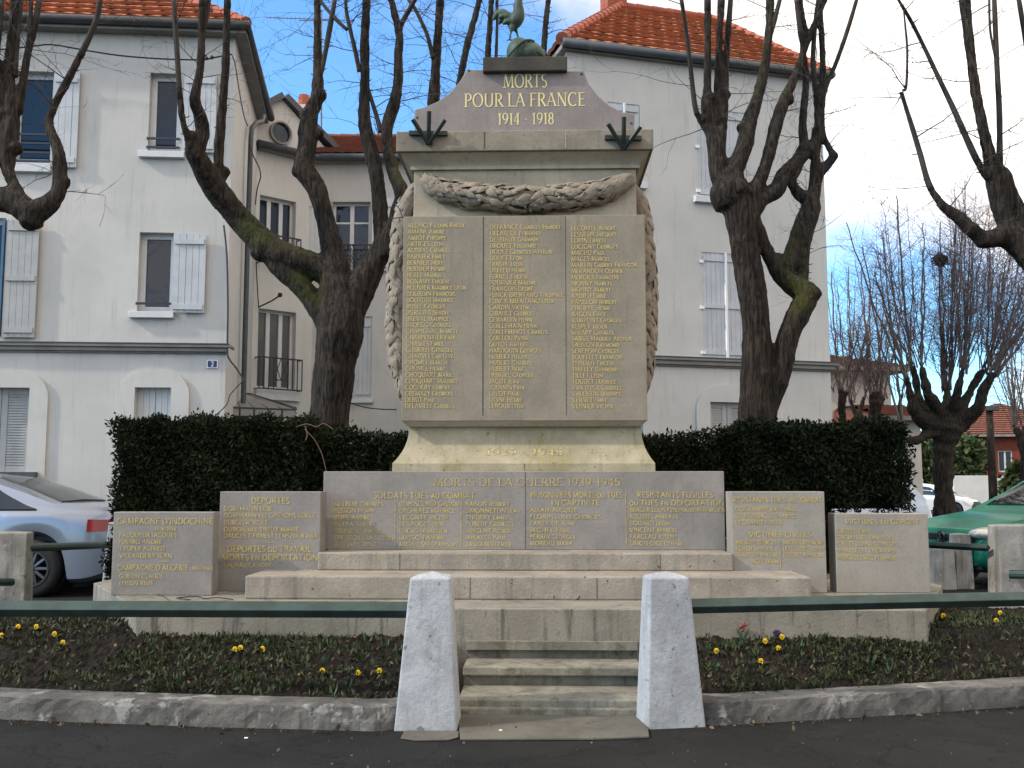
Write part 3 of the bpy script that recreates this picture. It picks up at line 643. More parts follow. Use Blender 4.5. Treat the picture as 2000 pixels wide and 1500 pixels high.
for i, (n, xe) in enumerate((('ALLAIX Auguste', 1125), ('FLORIN Jules Georges', 1172), ('LARTIGUE Jean', 1120), ('MICHEL Paul', 1112), ('PERRIN Georges', 1122), ('MOREAU Marie', 1117))): I.text(n, 1035, 992 + i * 13, 8, width=xe - 1035, small=.85, **SK)
I.text('RESISTANTS FUSILLES', 1244, 961, 10.5, width=147, **SK); I.text('ou TUES en DEPORTATION', 1229, 977, 10, width=182, **SK)
for i, (n, xe) in enumerate((('BERGER Louis Ferdinand-Maximilien', 1412), ('ROUSSEL Andréas', 1322), ('BOUARD Léon', 1306), ('VINCENT Marcel', 1322), ('FARGEAU Joseph', 1319), ('SIMON-DIDEL Henri', 1333))): I.text(n, 1230, 991.5 + i * 13.1, 8, width=xe - 1230, small=.85, **SK)
I.build(M['gold'], s_)
mb = MB()
for px, a_, b_ in ((772, 980, 1066), (901, 980, 1066), (1222, 962, 1062)):
    p = aY(px, a_, 8.57); q = aY(px, b_, 8.57); mb = MB(); mb.box(p.x - .0028, p.x + .0028, 8.567, 8.575, q.z, p.z); mb.build('dividing_line', M['gold'], s_)

s_ = slab(222, 418, 1000, 7.926, .15, M['slab'], 'low outermost marble slab on the left, beside the silver car, headed for two overseas campaigns')
I = Inscription(7.926)
I.text("CAMPAGNE D'INDOCHINE", 229, 1012, 11.5, width=189, **SK); I.text('1946-1954', 323, 1029, 7.5, width=42, center=True, **SK)
for n, y, xe in (('FAUQUEUR JACQUES', 1041, 346), ('ISNARD ANDRE', 1054, 317), ('TAUPER ALFRED', 1067, 322), ('VILLARDERY JEAN', 1081, 337), ('GUERIN CLAUDE', 1121, 320), ('LUSSIN AIME', 1135, 300)): I.text(n, 233, y, 8.2, width=xe - 233, **SK)
I.text("CAMPAGNE D'ALGERIE", 229, 1103, 10.5, width=140, **SK); I.text('1954-1962', 374, 1107, 7, width=42, **SK); I.text('_', 311, 1093, 7, width=20, **SK)
I.build(M['gold'], s_)
s_ = slab(430, 627, 960, 8.249, .22, M['slab'], 'taller left slab between the low outermost left slab and the widest slab, headed DEPORTES')
I = Inscription(8.249)
I.text('DEPORTES', 491, 972, 11.5, width=75, **SK)
for n, y, xe in (('DORFMANN LEIB', 989, 531), ('DORFMANN née GARBONS ADELE', 1002, 617), ('DUBOIS ROBERT', 1016, 523), ('DUBOIS née TREUX MARIE', 1029.5, 585), ('DAUCHET ERNEST LENSZNER ABA', 1042, 620), ('LAUVAUX ANDRE', 1099, 531)): I.text(n, 437, y, 8.5, width=xe - 437, **SK)
I.text('DEPORTES du TRAVAIL', 444, 1066, 11.5, width=164, **SK); I.text('MORTS en DEPORTATION', 434, 1083, 11, width=187, **SK); I.text('_', 518, 1055, 8, width=20, **SK)
I.build(M['gold'], s_)
s_ = slab(1428, 1610, 960, 8.249, .25, M['slab_pale'], 'taller right slab beside the widest slab, names of resistance fighters and civilian victims')
I = Inscription(8.249)
I.text('RESISTANTS TUES au COMBAT', 1431, 971, 10, width=171, **SK)
for n, x, y, xe in (('CORDONNIER Jean Pierre', 1436, 990, 1551), ('LE ROUZIC Le Marec', 1436, 1003, 1550), ('LEGRAND Roger', 1436, 1016, 1525), ('BAUDRY Georges', 1437, 1055, 1514), ('LEROI Simone', 1437, 1067, 1508), ('MARTIN Fernand', 1440, 1079.5, 1516), ('ROY Jean', 1467, 1092, 1519), ('MICHAUD André', 1529, 1055, 1606), ('LETELLIER Maurice', 1529, 1067, 1608), ('POMMET Raymond', 1529, 1079.5, 1606)): I.text(n, x, y, 8, width=xe - x, small=.85, **SK)
I.text('VICTIMES CIVILES', 1462, 1039, 10, width=119, **SK); I.build(M['gold'], s_)
mb = MB(); p = aY(1523, 1056, 8.249); q = aY(1523, 1108, 8.249); mb.box(p.x - .0025, p.x + .0025, 8.246, 8.255, q.z, p.z); mb.build('dividing_line', M['gold'], s_)
s_ = slab(1630, 1812, 1003, 8.272, .20, M['slab_pale'], 'low outermost marble slab on the right, nearest the green car, with five gilded names')
I = Inscription(8.272)
I.text('VICTIMES en DEPORT', 1650, 1014, 9.5, width=141, **SK)
for n, y, xe in (('GRIZEL Paul', 1033, 1700), ('THOMASSET Emmanuel', 1045.5, 1742), ('CASTELLANI Georges', 1058, 1749), ('VANDELLI Léonard', 1071, 1744), ('AMBROZEWIC Fernand', 1085, 1748)): I.text(n, 1634, y, 8, width=xe - 1634, small=.85, **SK)
I.build(M['gold'], s_)

# twig lying on the plinth in front of the left slabs
mb = MB(); mb.tube(catmull([aZ(x, y - 1, Z_PL + .008 + dz) for x, y, dz in ((372, 1172, 0), (345, 1169, .006), (385, 1166, .01), (400, 1170, 0), (425, 1168, .01), (455, 1172, 0))], 3), .005, 5)
mb.tube(catmull([aZ(x, y, Z_PL + .01) for x, y in ((300, 1158), (318, 1164), (330, 1172))], 3), .003, 5)
tag(mb.build('fallen_twig', M['twig']), 'thin dry twig lying on the plinth before the left slabs', 'twig')

# ------------------------------------------------------------------ entry steps, posts, rails, kerb walls, flower beds
st = empty('entry_steps', (.08, 6.5, 0)); tag(st, 'short flight of worn mossy stone steps between the two front posts', 'steps')
xa, xb = -.52, .68
zz = lambda py, Y: aY(1060, py, Y).z
Ya = 6.42; za = zz(1366, Ya); Yb = aZ(1060, 1338, za).y; Yn = Yb - .055; zb_ = zz(1303, Yn); zbn = zz(1321, Yn); Yc = aZ(1060, 1285, zb_).y; Ym = Yc - .055; zc_ = zz(1253, Ym); zcn = zz(1270, Ym)
mb = MB(); mb.box(xa, xb, Ya - .03, Ya + .1, 0, zz(1383, Ya - .03)); mb.box(xa, xb, Ya, Yb + .02, 0, za); part(mb, 'step', M['entry_step'], st, bevel=.012)
mb = MB(); mb.box(xa, xb, Yb, Yc + .02, 0, zbn + .001); mb.box(xa, xb, Yn, Yc + .02, zbn, zb_); part(mb, 'step', M['entry_step'], st, bevel=.010)
mb = MB(); mb.box(xa, xb, Yc, 7.163, 0, zcn + .001); mb.box(xa, xb, Ym, 7.163, zcn, zc_); part(mb, 'step', M['entry_step'], st, bevel=.010)
mb = MB(); mb.prism_z([(-.455, 5.80), (.3, 5.83), (.62, 5.885), (.66, 6.41), (-.52, 6.41)], .002, .016)
mb.prism_z([(-.80, 5.83), (-.70, 5.78), (-.52, 5.80), (-.47, 5.86), (-.48, 6.0), (-.8, 6.0)], .002, .010)
part(mb, 'apron', M['concrete'], st, bevel=.004)

def post(name, base, top, z0, z1, mat, label, apex=.03, cat='concrete post', bev=.014):
    """base and top: four (x,y) corners, front-left first, counter-clockwise seen from above"""
    cx = sum(p[0] for p in base) / 4; cyy = sum(p[1] for p in base) / 4
    mb = MB(); mb.hull8([(x, y, z0) for x, y in base] + [(x, y, z1) for x, y in top])
    tx = sum(p[0] for p in top) / 4; ty = sum(p[1] for p in top) / 4
    mb.f = [f for i, f in enumerate(mb.f) if i != 1]; mb.m = mb.m[:len(mb.f)]
    b0 = len(mb.v); mb.v.append((tx, ty, z1 + apex)); mb.f += [[4, 5, b0], [5, 6, b0], [6, 7, b0], [7, 4, b0]]; mb.m += [0] * 4
    o = mb.build(name, mat, None, bevel=bev, seg=3); return tag(o, label, cat)
post('concrete_post', [(-.868, 6.019), (-.491, 6.03), (-.493, 6.36), (-.85, 6.36)], [(-.788, 6.085), (-.541, 6.085), (-.545, 6.30), (-.775, 6.30)], -.02, .885, M['white_post'], 'whitewashed tapered concrete post on the left of the entry steps')
post('concrete_post', [(.635, 6.098), (.994, 6.171), (.95, 6.44), (.588, 6.37)], [(.662, 6.125), (.905, 6.16), (.885, 6.36), (.636, 6.32)], -.02, .885, M['white_post'], 'whitewashed tapered concrete post on the right of the entry steps')
def bpost(x0, x1, Y, z1, mat, label, dep=.25, tap=.02, z0=0, skew=0):
    return post('concrete_post', [(x0, Y), (x1, Y), (x1 + skew, Y + dep), (x0 + skew, Y + dep)], [(x0 + tap, Y + tap), (x1 - tap, Y + tap), (x1 - tap + skew, Y + dep - tap), (x0 + tap + skew, Y + dep - tap)], z0, z1, mat, label, .015)
fx = lambda px, Y, py=1100: aY(px, py, Y).x
bpost(fx(-40, 10.2), fx(52, 10.2), 10.2, aY(20, 1041, 10.2).z, M['old_post'], 'worn grey concrete post at the left edge, beside the silver car wheel', .28, skew=-.05)
bpost(fx(197, 12.0), fx(252, 12.0), 12.0, aY(210, 1021, 12.0).z, M['white_post'], 'pale concrete post half hidden behind the outermost left slab', .25, .05)
bpost(fx(1950, 9.6), fx(2060, 9.6), 9.6, aY(1960, 1027, 9.6).z, M['old_post'], 'stained concrete post at the right edge with a rail fixed to it', .3, .03)
bpost(fx(1826, 14.0), fx(1868, 14.0), 14.0, aY(1850, 1072, 14.0).z, M['old_post'], 'shorter of two stained posts in front of the green car', .25, .015)
bpost(fx(1867, 14.1), fx(1902, 14.1), 14.1, aY(1880, 1044, 14.1).z, M['old_post'], 'taller of two stained posts in front of the green car', .25, .015)
def rail(p, q, r, label, diamond=True):
    mb = MB(); mb.tube([p, q], r, 4 if diamond else 10, phase=0 if diamond else 0)
    return tag(mb.build('barrier_rail', M['rail_green'], None, bevel=.006 if diamond else 0), label, 'rail')
rail(aY(806, 1191, 6.19), aY(-260, 1188, 6.15), .052, 'green metal rail running left from the left front post')
rail(aY(1345, 1184, 6.24), aY(2300, 1163, 6.68), .048, 'green metal rail running right from the right front post')
rail(aY(50, 1070, 10.33), aY(222, 1064, 12.1), .042, 'dark rail crossing in front of the silver car wheel', False)
rail(aY(1700, 1059, 11.2), aY(1930, 1070, 9.72), .036, 'dark green rail behind the outermost right slab, in front of the green car')
rail(aY(-160, 1136, 9.2), aY(24, 1137, 10.15), .04, 'stub of a dark rail at the left edge, low on the worn post', False)
rail(aY(1972, 1122, 9.56), aY(2200, 1126, 9.0), .042, 'stub of a dark rail at the right edge, low on the stained post', False)

KL = [(-7.5, 7.3), (-5.4, 6.66), (-4.3, 6.41), (-3.344, 6.245), (-2.012, 6.087), (-.95, 6.01), (-.80, 6.10)]
KR = [(.90, 6.26), (1.05, 6.20), (2.063, 6.464), (3.162, 6.783), (4.2, 7.15), (5.4, 7.75), (7, 8.9)]
def interp(poly, x):
    for i in range(len(poly) - 1):
        if poly[i][0] <= x <= poly[i + 1][0]:
            t = (x - poly[i][0]) / (poly[i + 1][0] - poly[i][0]); return poly[i][1] + t * (poly[i + 1][1] - poly[i][1])
    return poly[0][1] if x < poly[0][0] else poly[-1][1]
def kerb(poly, label):
    mb = MB(); R2 = random.Random(3); n = 110; vs = []; fs = []
    prof = [(.0, -.02), (.0, .05), (.004, .10), (.012, .132), (.03, .143), (.12, .145), (.22, .143), (.24, .10), (.24, -.02)]
    for i in range(n + 1):
        x = poly[0][0] + (poly[-1][0] - poly[0][0]) * i / n; y = interp(poly, x)
        for k, (o, z) in enumerate(prof):
            j = .007 if k in (1, 2, 3, 4) else .003
            vs.append((x, y + o + R2.uniform(-j, j), z + (R2.uniform(-j, j) * .6 if z > 0 else 0)))
    m = len(prof)
    for i in range(n):
        for k in range(m - 1): fs.append((i * m + k, i * m + m + k, i * m + m + k + 1, i * m + k + 1))
    fs.append(tuple(range(m))); fs.append(tuple(n * m + k for k in range(m - 1, -1, -1)))
    mb.add(vs, fs); return tag(mb.build('kerb_wall', M['kerb'], None), label, 'kerb')
kerb(KL, 'low flaking white concrete kerb along the left flower bed'); kerb(KR, 'low stained concrete kerb along the right flower bed')
def soil_z(x, y):
    yk = (interp(KL, x) if x < 0 else interp(KR, x)) + .22
    t = max(0, y - yk) / max(.35, 7.165 - yk)
    return min(.12 + .255 * t, .41)
mb = MB(); R2 = random.Random(5)
for xa_, xb_, K in ((-6.5, -.66, KL), (.80, 6.2, KR)):
    nx = 340; ny = 60; vs = []; fs = []
    for i in range(nx + 1):
        x = xa_ + (xb_ - xa_) * i / nx; y0 = interp(K, x) + .20
        for j in range(ny + 1):
            y = y0 + (8.6 - y0) * (j / ny) ** 1.2; vs.append((x, y, soil_z(x, y) + R2.uniform(-.012, .014) * (1 if j else 0) + .012 * sin(x * 23 + y * 31) * sin(x * 17 - y * 12)))
    for i in range(nx):
        for j in range(ny): a = i * (ny + 1) + j; fs.append((a, a + ny + 1, a + ny + 2, a + 1))
    mb.add(vs, fs)
tag(mb.build('flower_bed_soil', M['soil']), kind='structure')

def scatter(name, pts, size, mat, parent=None, elong=2.2, seed=1, up=0.0, sizevar=.5, bend=True):
    """many small leaf quads as one mesh"""
    r = np.random.default_rng(seed); n = len(pts); pts = np.asarray(pts, float)
    d = r.normal(size=(n, 3)); d[:, 2] += up * 2.5; d /= np.linalg.norm(d, axis=1)[:, None]
    e = r.normal(size=(n, 3)); e -= d * (e * d).sum(1)[:, None]; e /= np.linalg.norm(e, axis=1)[:, None]
    s = size * (1 - sizevar + 2 * sizevar * r.random(n))[:, None]; w = s / elong
    v = np.empty((n, 4, 3)); v[:, 0] = pts; v[:, 1] = pts + d * s * .5 + e * w * .5; v[:, 2] = pts + d * s; v[:, 3] = pts + d * s * .5 - e * w * .5
    me = bpy.data.meshes.new(name); me.from_pydata(v.reshape(-1, 3).tolist(), [], np.arange(n * 4).reshape(n, 4).tolist()); me.materials.append(mat); me.update()
    o = bpy.data.objects.new(name, me); COL.objects.link(o); o.parent = parent; return o
def bed_pts(n, seed, dens=None):
    r = random.Random(seed); out = []
    while len(out) < n:
        x = r.uniform(-5.6, 5.4)
        if -.68 < x < .86: continue
        K = KL if x < 0 else KR; y0 = interp(K, x) + .24
        y1 = 7.15 if -2.9 < x < 2.72 else 8.2
        if y1 <= y0: continue
        y = r.uniform(y0, y1)
        if dens and r.random() > dens(x, y): continue
        out.append((x, y, soil_z(x, y) + r.uniform(-.005, .015)))
    return out
tufts = []
R2 = random.Random(11)
for (x, y, z) in bed_pts(1700, 21, lambda x, y: .6 + .4 * (abs(x) > 1.6)):
    for k in range(R2.randrange(5, 16)): tufts.append((x + R2.gauss(0, .035), y + R2.gauss(0, .03), z))
tag(scatter('ground_cover', tufts, .042, M['ground_leaf'], None, 3.2, 4, .55), kind='stuff')
tag(scatter('leaf_litter', bed_pts(2600, 33), .026, M['dead_leaf'], None, 1.8, 6, .0, .8), kind='stuff')
lit = bed_pts(110, 35) + [(R2.uniform(-3.6, 3.4), R2.uniform(4.8, 5.9), .003) for _ in range(150)]
tag(scatter('pale_debris', lit, .012, M['concrete'], None, 1.3, 8, .0, .8), kind='stuff')
gl = []
for _ in range(420):
    x = R2.uniform(-4.2, 4.2)
    if -.9 < x < 1.05 and R2.random() < .7: continue
    y = (interp(KL, x) if x < 0 else interp(KR, x)) - abs(R2.gauss(0, .07)) - .01
    gl.append((x, y, .003))
tag(scatter('gutter_litter', gl, .028, M['dead_leaf'], None, 1.8, 12, .0, .8), kind='stuff')
mb = MB()
for px, py in ((480, 1443), (977, 1428)):
    p = aZ(px, py, .0 if px < 900 else .014); mb.box(p.x - .008, p.x + .012, p.y - .006, p.y + .006, p.z + .003, p.z + .008)
    tag(mb.build('paper_scrap', M['paper']), 'small white paper scrap on the dark asphalt left of the steps' if px < 900 else 'small white paper scrap on the concrete apron below the steps', 'litter'); mb = MB()

def soil_at(px, py):
    d = ray(px, py); t = 5.0
    while t < 12:
        p = CAM0 + d * t
        if p.z <= soil_z(p.x, p.y) + .04: return p
        t += .01
    return p
pans = [(3, 1241), (36, 1224), (71, 1224), (107, 1238), (123, 1255), (459, 1268), (470, 1265), (513, 1267), (630, 1310), (699, 1314), (741, 1310), (1399, 1271), (1494, 1252), (1527, 1244), (1520, 1266), (1842, 1202), (1953, 1197), (1945, 1212), (1486, 1291)]
def pansy(p, mat, name='pansy', sc=1.0):
    mb = MB(); R3 = random.Random(int(p.x * 1000)); z0 = soil_z(p.x, p.y)
    c = Vector((p.x, p.y, max(p.z, z0 + .035))); tilt = R3.uniform(-.3, .3)
    mb.mi = 2; mb.tube([(c.x, c.y + .02, z0 - .01), (c.x, c.y + .012, c.z - .02), (c.x, c.y + .004, c.z)], .0025, 5)
    for k in range(6):
        a = R3.uniform(0, 2 * pi); leaf(mb, (c.x + .03 * cos(a), c.y + .03 * sin(a) + .01, z0 + .02), (cos(a), sin(a), .5), (0, 0, 1), .05, .02, .2)
    mb.mi = 0
    for a, r in ((60, .016), (120, .016), (10, .015), (170, .015), (270, .019)):
        a = radians(a) + tilt; q = c + Vector((cos(a) * .013, -.004 + .002 * sin(a * 3), sin(a) * .013)) * sc
        mb.add([q + Vector((r * cos(t), -.003 * cos(2 * t), r * sin(t))) * sc for t in [2 * pi * j / 9 for j in range(9)]], [tuple(range(9))])
    mb.mi = 1; mb.disc_y((c.x, c.z - .002), .007 * sc, c.y - .0095, 8)
    return mb.build(name, [mat, M['petal_dark'], M['ground_leaf']])
for i, (px, py) in enumerate(pans):
    p = soil_at(px, py); o = pansy(p, M['yellow'], sc=.68)
    grp, lb = ('pansies in the left bed', 'small yellow pansy with dark centre in the soil of the left bed') if px < 900 else ('pansies in the right bed', 'small yellow pansy with dark centre in the soil of the right bed')
    tag(o, lb, 'flower', grp)
tag(pansy(soil_at(1517, 1237), M['purple']), 'lone dark purple pansy near the plinth in the right bed', 'flower')
p = soil_at(1451, 1240); mb = MB(); mb.mi = 0
z0 = soil_z(p.x, p.y)
for k in range(5): leaf(mb, (p.x + .02 * cos(k * 1.3), p.y + .02 * sin(k * 1.3), z0 + .04), (.4 * cos(k * 1.3), .4 * sin(k * 1.3), 1), (cos(k * 1.3), sin(k * 1.3), .3), .10, .02, .1)
mb.mi = 1
for k in range(30): mb.ball((p.x + RND.gauss(0, .010), p.y + RND.gauss(0, .010), z0 + .085 + RND.uniform(-.025, .035)), .008, nu=6, nv=4)
tag(mb.build('hyacinth', [M['tulip'], M['pink']]), 'single dull pink hyacinth spike in the right bed', 'flower')
tul = [(300, 1250), (347, 1320), (352, 1300), (385, 1240), (522, 1248), (590, 1253), (605, 1260), (648, 1255), (690, 1265), (718, 1243), (752, 1255), (636, 1285), (575, 1268), (553, 1330), (650, 1345), (680, 1330), (778, 1262), (1385, 1262), (1420, 1250), (1445, 1256), (1395, 1300), (1560, 1255), (1610, 1235), (1645, 1232), (1740, 1300), (1700, 1290)]
def tulip(p):
    mb = MB(); R3 = random.Random(int(p.x * 977)); z0 = soil_z(p.x, p.y) - .01
    for k in range(R3.randrange(2, 5)):
        a = R3.uniform(0, 2 * pi); h = R3.uniform(.05, .085); lean = R3.uniform(.15, .5)
        leaf(mb, (p.x + .01 * cos(a) + lean * h * .5 * cos(a), p.y + .01 * sin(a), z0 + h * .5), (lean * cos(a), lean * sin(a), 1), (cos(a), sin(a), .3), h, .022, .12)
    return mb.build('tulip_shoot', M['tulip'], smooth=True)
for px, py in tul:
    p = soil_at(px, py); sd = 'left' if px < 900 else 'right'
    tag(tulip(p), 'short green tulip shoot in the soil of the %s bed' % sd, 'plant', 'tulip shoots in the %s bed' % sd)
# stone kerb blocks behind the beds
mb = MB(); a = aY(112, 1207, 8.6); mb.box(-5.2, a.x, 8.75, 9.1, 0, .34)
tag(mb.build('kerb_block', M['kerb'], None, bevel=.01), 'grey kerb block at the left end of the bed, farther from the plinth', 'kerb')
mb = MB(); b = aY(262, 1215, 8.6); mb.box(a.x + .005, b.x, 8.6, 9.0, 0, aY(180, 1206, 8.6).z)
tag(mb.build('kerb_block', M['kerb'], None, bevel=.01), 'kerb block abutting the left end of the plinth', 'kerb')
mb = MB(); c = aY(1816, 1195, 8.5); mb.box(c.x + .05, c.x + 2.6, 8.55, 8.85, 0, .36)
tag(mb.build('kerb_block', M['kerb'], None, bevel=.01), 'kerb block beyond the right end of the plinth', 'kerb')

# ------------------------------------------------------------------ houses
class Frame:
    """a facade plane: u along it, v away from the street, z up"""
    def __init__(s, ox, oy, a): s.o = (ox, oy); s.a = a; s.c = cos(a); s.s = sin(a)
    def to(s, u, v, z): return (s.o[0] + u * s.c - v * s.s, s.o[1] + u * s.s + v * s.c, z)
    def uz(s, px, py, v=0.0):
        d = ray(px, py); n = (-s.s, s.c); P = s.to(0, v, 0)
        t = (P[0] * n[0] + P[1] * n[1]) / (d.x * n[0] + d.y * n[1]); q = CAM0 + d * t
        return ((q.x - s.o[0]) * s.c + (q.y - s.o[1]) * s.s, q.z)
    def rect(s, l, r, t, b, v=0.0):
        my = (t + b) / 2; mx = (l + r) / 2
        return s.uz(l, my, v)[0], s.uz(r, my, v)[0], s.uz(mx, b, v)[1], s.uz(mx, t, v)[1]
class FB(MB):
    def __init__(s, fr): super().__init__(); s.fr = fr
    def add(s, vs, fs): super().add([s.fr.to(*p) for p in vs], fs)
def wall_front(mb, u0, u1, z0, z1, holes, dep=.22):
    us = sorted({u0, u1, *[h[0] for h in holes], *[h[1] for h in holes]}); zs = sorted({z0, z1, *[h[2] for h in holes], *[h[3] for h in holes]})
    us = [u for u in us if u0 <= u <= u1]; zs = [z for z in zs if z0 <= z <= z1]
    for i in range(len(us) - 1):
        for j in range(len(zs) - 1):
            cu = (us[i] + us[i + 1]) / 2; cz = (zs[j] + zs[j + 1]) / 2
            if any(h[0] < cu < h[1] and h[2] < cz < h[3] for h in holes): continue
            mb.quad((us[i], 0, zs[j]), (us[i + 1], 0, zs[j]), (us[i + 1], 0, zs[j + 1]), (us[i], 0, zs[j + 1]))
    for a, b, c, d in holes:
        a2, b2 = max(a, u0), min(b, u1)
        mb.quad((a2, 0, c), (a2, 0, d), (a2, dep, d), (a2, dep, c)); mb.quad((b2, 0, d), (b2, 0, c), (b2, dep, c), (b2, dep, d))
        mb.quad((a2, 0, d), (b2, 0, d), (b2, dep, d), (a2, dep, d)); mb.quad((b2, 0, c), (a2, 0, c), (a2, dep, c), (b2, dep, c))
def tiles(mb, uv, A, B, C_, D, row=.44, tw=.29, lift=.085, off=0):
    """rows of interlocking clay tiles on the slope A-B (eave) up to C-D (ridge)"""
    A, B, C_, D = map(Vector, (A, B, C_, D)); ex = (B - A).normalized()
    up = ((C_ - A) - ex * (C_ - A).dot(ex)); H = up.length; up.normalize(); n = ex.cross(up)
    if n.z < 0: n = -n
    nr = max(1, int(round(H / row))); aC = (C_ - A).dot(ex); aB = (B - A).dot(ex); aD = (D - A).dot(ex)
    vs = []; fs = []
    def bmp(f, k): q = ((f / tw + .5 * (k % 2)) % 1.0); return .020 * abs(sin(pi * q)) ** .7 + (.012 if q > .86 else 0)
    for k in range(nr):
        t0, t1 = k / nr, (k + 1.3) / nr
        l = aC * t0; r = aB + (aD - aB) * t0
        if r - l < .05: continue
        m = max(2, int((r - l) / (tw / 5))); b0 = len(vs); lj = RND.uniform(-.006, .008)
        for i in range(m + 1):
            f = l + (r - l) * i / m; h = bmp(f, k)
            p0 = A + ex * f + up * (H * t0); p1 = A + ex * min(max(f, aC * t1), aB + (aD - aB) * t1) + up * (H * min(t1, 1.0))
            vs += [tuple(p0 + n * (h + lift - .058)), tuple(p0 + n * (h + lift + lj)), tuple(p1 + n * (h * .8))]
            uv.append((f / tw, k)); uv.append((f / tw + .5 * (k % 2), k)); uv.append((f / tw + .5 * (k % 2), k))
        for i in range(m):
            for q in range(2): a = b0 + i * 3 + q; fs.append((a, a + 3, a + 4, a + 1))
    MB.add(mb, vs, fs)
def tile_roof(planes, name, mat, parent, row=.44, tw=.29):
    mb = MB(); uv = []
    for P in planes: tiles(mb, uv, *P, row=row, tw=tw)
    me = bpy.data.meshes.new(name); me.from_pydata(mb.v, [], mb.f); me.materials.append(mat)
    ul = me.uv_layers.new(name='UVMap'); idx = np.empty(len(me.loops), int); me.loops.foreach_get('vertex_index', idx)
    # one uv cell per face so that every tile keeps a single tone
    uva = np.array(uv)
    ul.data.foreach_set('uv', (uva[idx] + np.array([.001, .5])).ravel().tolist())
    me.update(); o = bpy.data.objects.new(name, me); COL.objects.link(o); o.parent = parent
    if parent.type == 'EMPTY': o.matrix_parent_inverse = Matrix.Translation(-Vector(parent.location))
    dk = MB()
    for A, B, C_, D in planes:
        dz = Vector((0, 0, -.025)); q = [Vector(p) + dz for p in (A, B, D, C_)]
        if (q[2] - q[3]).length < .01: q = q[:3]
        MB.add(dk, q, [tuple(range(len(q)))])
    dk.build('roof_deck', M['clay_dark'], o)
    return o
def ridge_tube(parent, pts, r, mat, name='ridge_tiles', seg=.38):
    mb = MB()
    for i in range(len(pts) - 1):
        a, b = Vector(pts[i]), Vector(pts[i + 1]); n = max(1, int((b - a).length / seg))
        for k in range(n):
            p = a.lerp(b, k / n); q = a.lerp(b, min(1, (k + 1.12) / n)); mb.tube([p, q], [r * 1.12, r * .93], 10)
    return mb.build(name, mat, parent, smooth=False)
def window(house, fr, rc, leaves=2, transom=None, glass='glass', fcol='white_paint', sill=None, bars=None, v=.15, rail=None):
    u0, u1, z0, z1 = rc; mb = FB(fr); t = .085 if u1 - u0 < .75 else .06
    mb.box(u0, u0 + t, v, v + .06, z0, z1); mb.box(u1 - t, u1, v, v + .06, z0, z1); mb.box(u0 + t, u1 - t, v, v + .06, z1 - t, z1); mb.box(u0 + t, u1 - t, v, v + .06, z0, z0 + t * 1.3)
    for k in range(1, leaves):
        c = u0 + (u1 - u0) * k / leaves; mb.box(c - .045, c + .045, v - .01, v + .05, z0 + t * 1.3, z1 - t)
    if transom: z = z0 + (z1 - z0) * transom; mb.box(u0 + t, u1 - t, v + .004, v + .045, z - .02, z + .02)
    w = part(mb, 'window', M[fcol], house)
    w_ = (u1 - u0 - 2 * t)
    for k in range(leaves):
        mb = FB(fr); a = u0 + t + w_ * k / leaves; b = u0 + t + w_ * (k + 1) / leaves
        mb.quad((a, v + .035, z0 + t), (b, v + .035, z0 + t), (b, v + .035, z1 - t), (a, v + .035, z1 - t)); mb.build('pane', M[glass], w)
    if sill:
        mb = FB(fr); a, b, c, d = sill; mb.box(a, b, -.10, .10, c, d); mb.build('sill', M['white_paint'], w, bevel=.006)
    if bars:
        mb = FB(fr)
        for z in bars: mb.box(u0 - .02, u1 + .02, -.02, .012, z - .018, z + .018)
        mb.build('railing', M['iron'], w)
    if rail: rail(w)
    return w
def shutter(house, fr, rc, mat='shutter', v=-.05, planks=.10, rails=(.07, .90), louvre=False, edge=False):
    u0, u1, z0, z1 = rc; mb = FB(fr); n = max(2, int(round((u1 - u0) / planks))); R3 = random.Random(int(u0 * 100))
    for k in range(n):
        a = u0 + (u1 - u0) * k / n; b = u0 + (u1 - u0) * (k + 1) / n
        if louvre and k in (0, n - 1) or not louvre: mb.box(a + .002, b - .003, v - .03 + R3.uniform(-.002, .002), v, z0, z1)
    if louvre:
        a = u0 + (u1 - u0) / n; b = u1 - (u1 - u0) / n; z = z0 + .1; mb.box(a, b, v - .026, v, z0, z0 + .1); mb.box(a, b, v - .026, v, z1 - .1, z1)
        while z < z1 - .12:
            mb.add([(a, v - .028, z), (b, v - .028, z), (b, v - .004, z + .05), (a, v - .004, z + .05)], [(0, 1, 2, 3)]); z += .045
    sh = part(mb, 'shutter', M[mat], house)
    for t in rails:
        z = z0 + (z1 - z0) * t; mb = FB(fr); mb.box(u0 + .03, u1 - .03, v - .055, v - .031, z - .045, z + .045); mb.build('batten', M[mat], sh)
    return sh
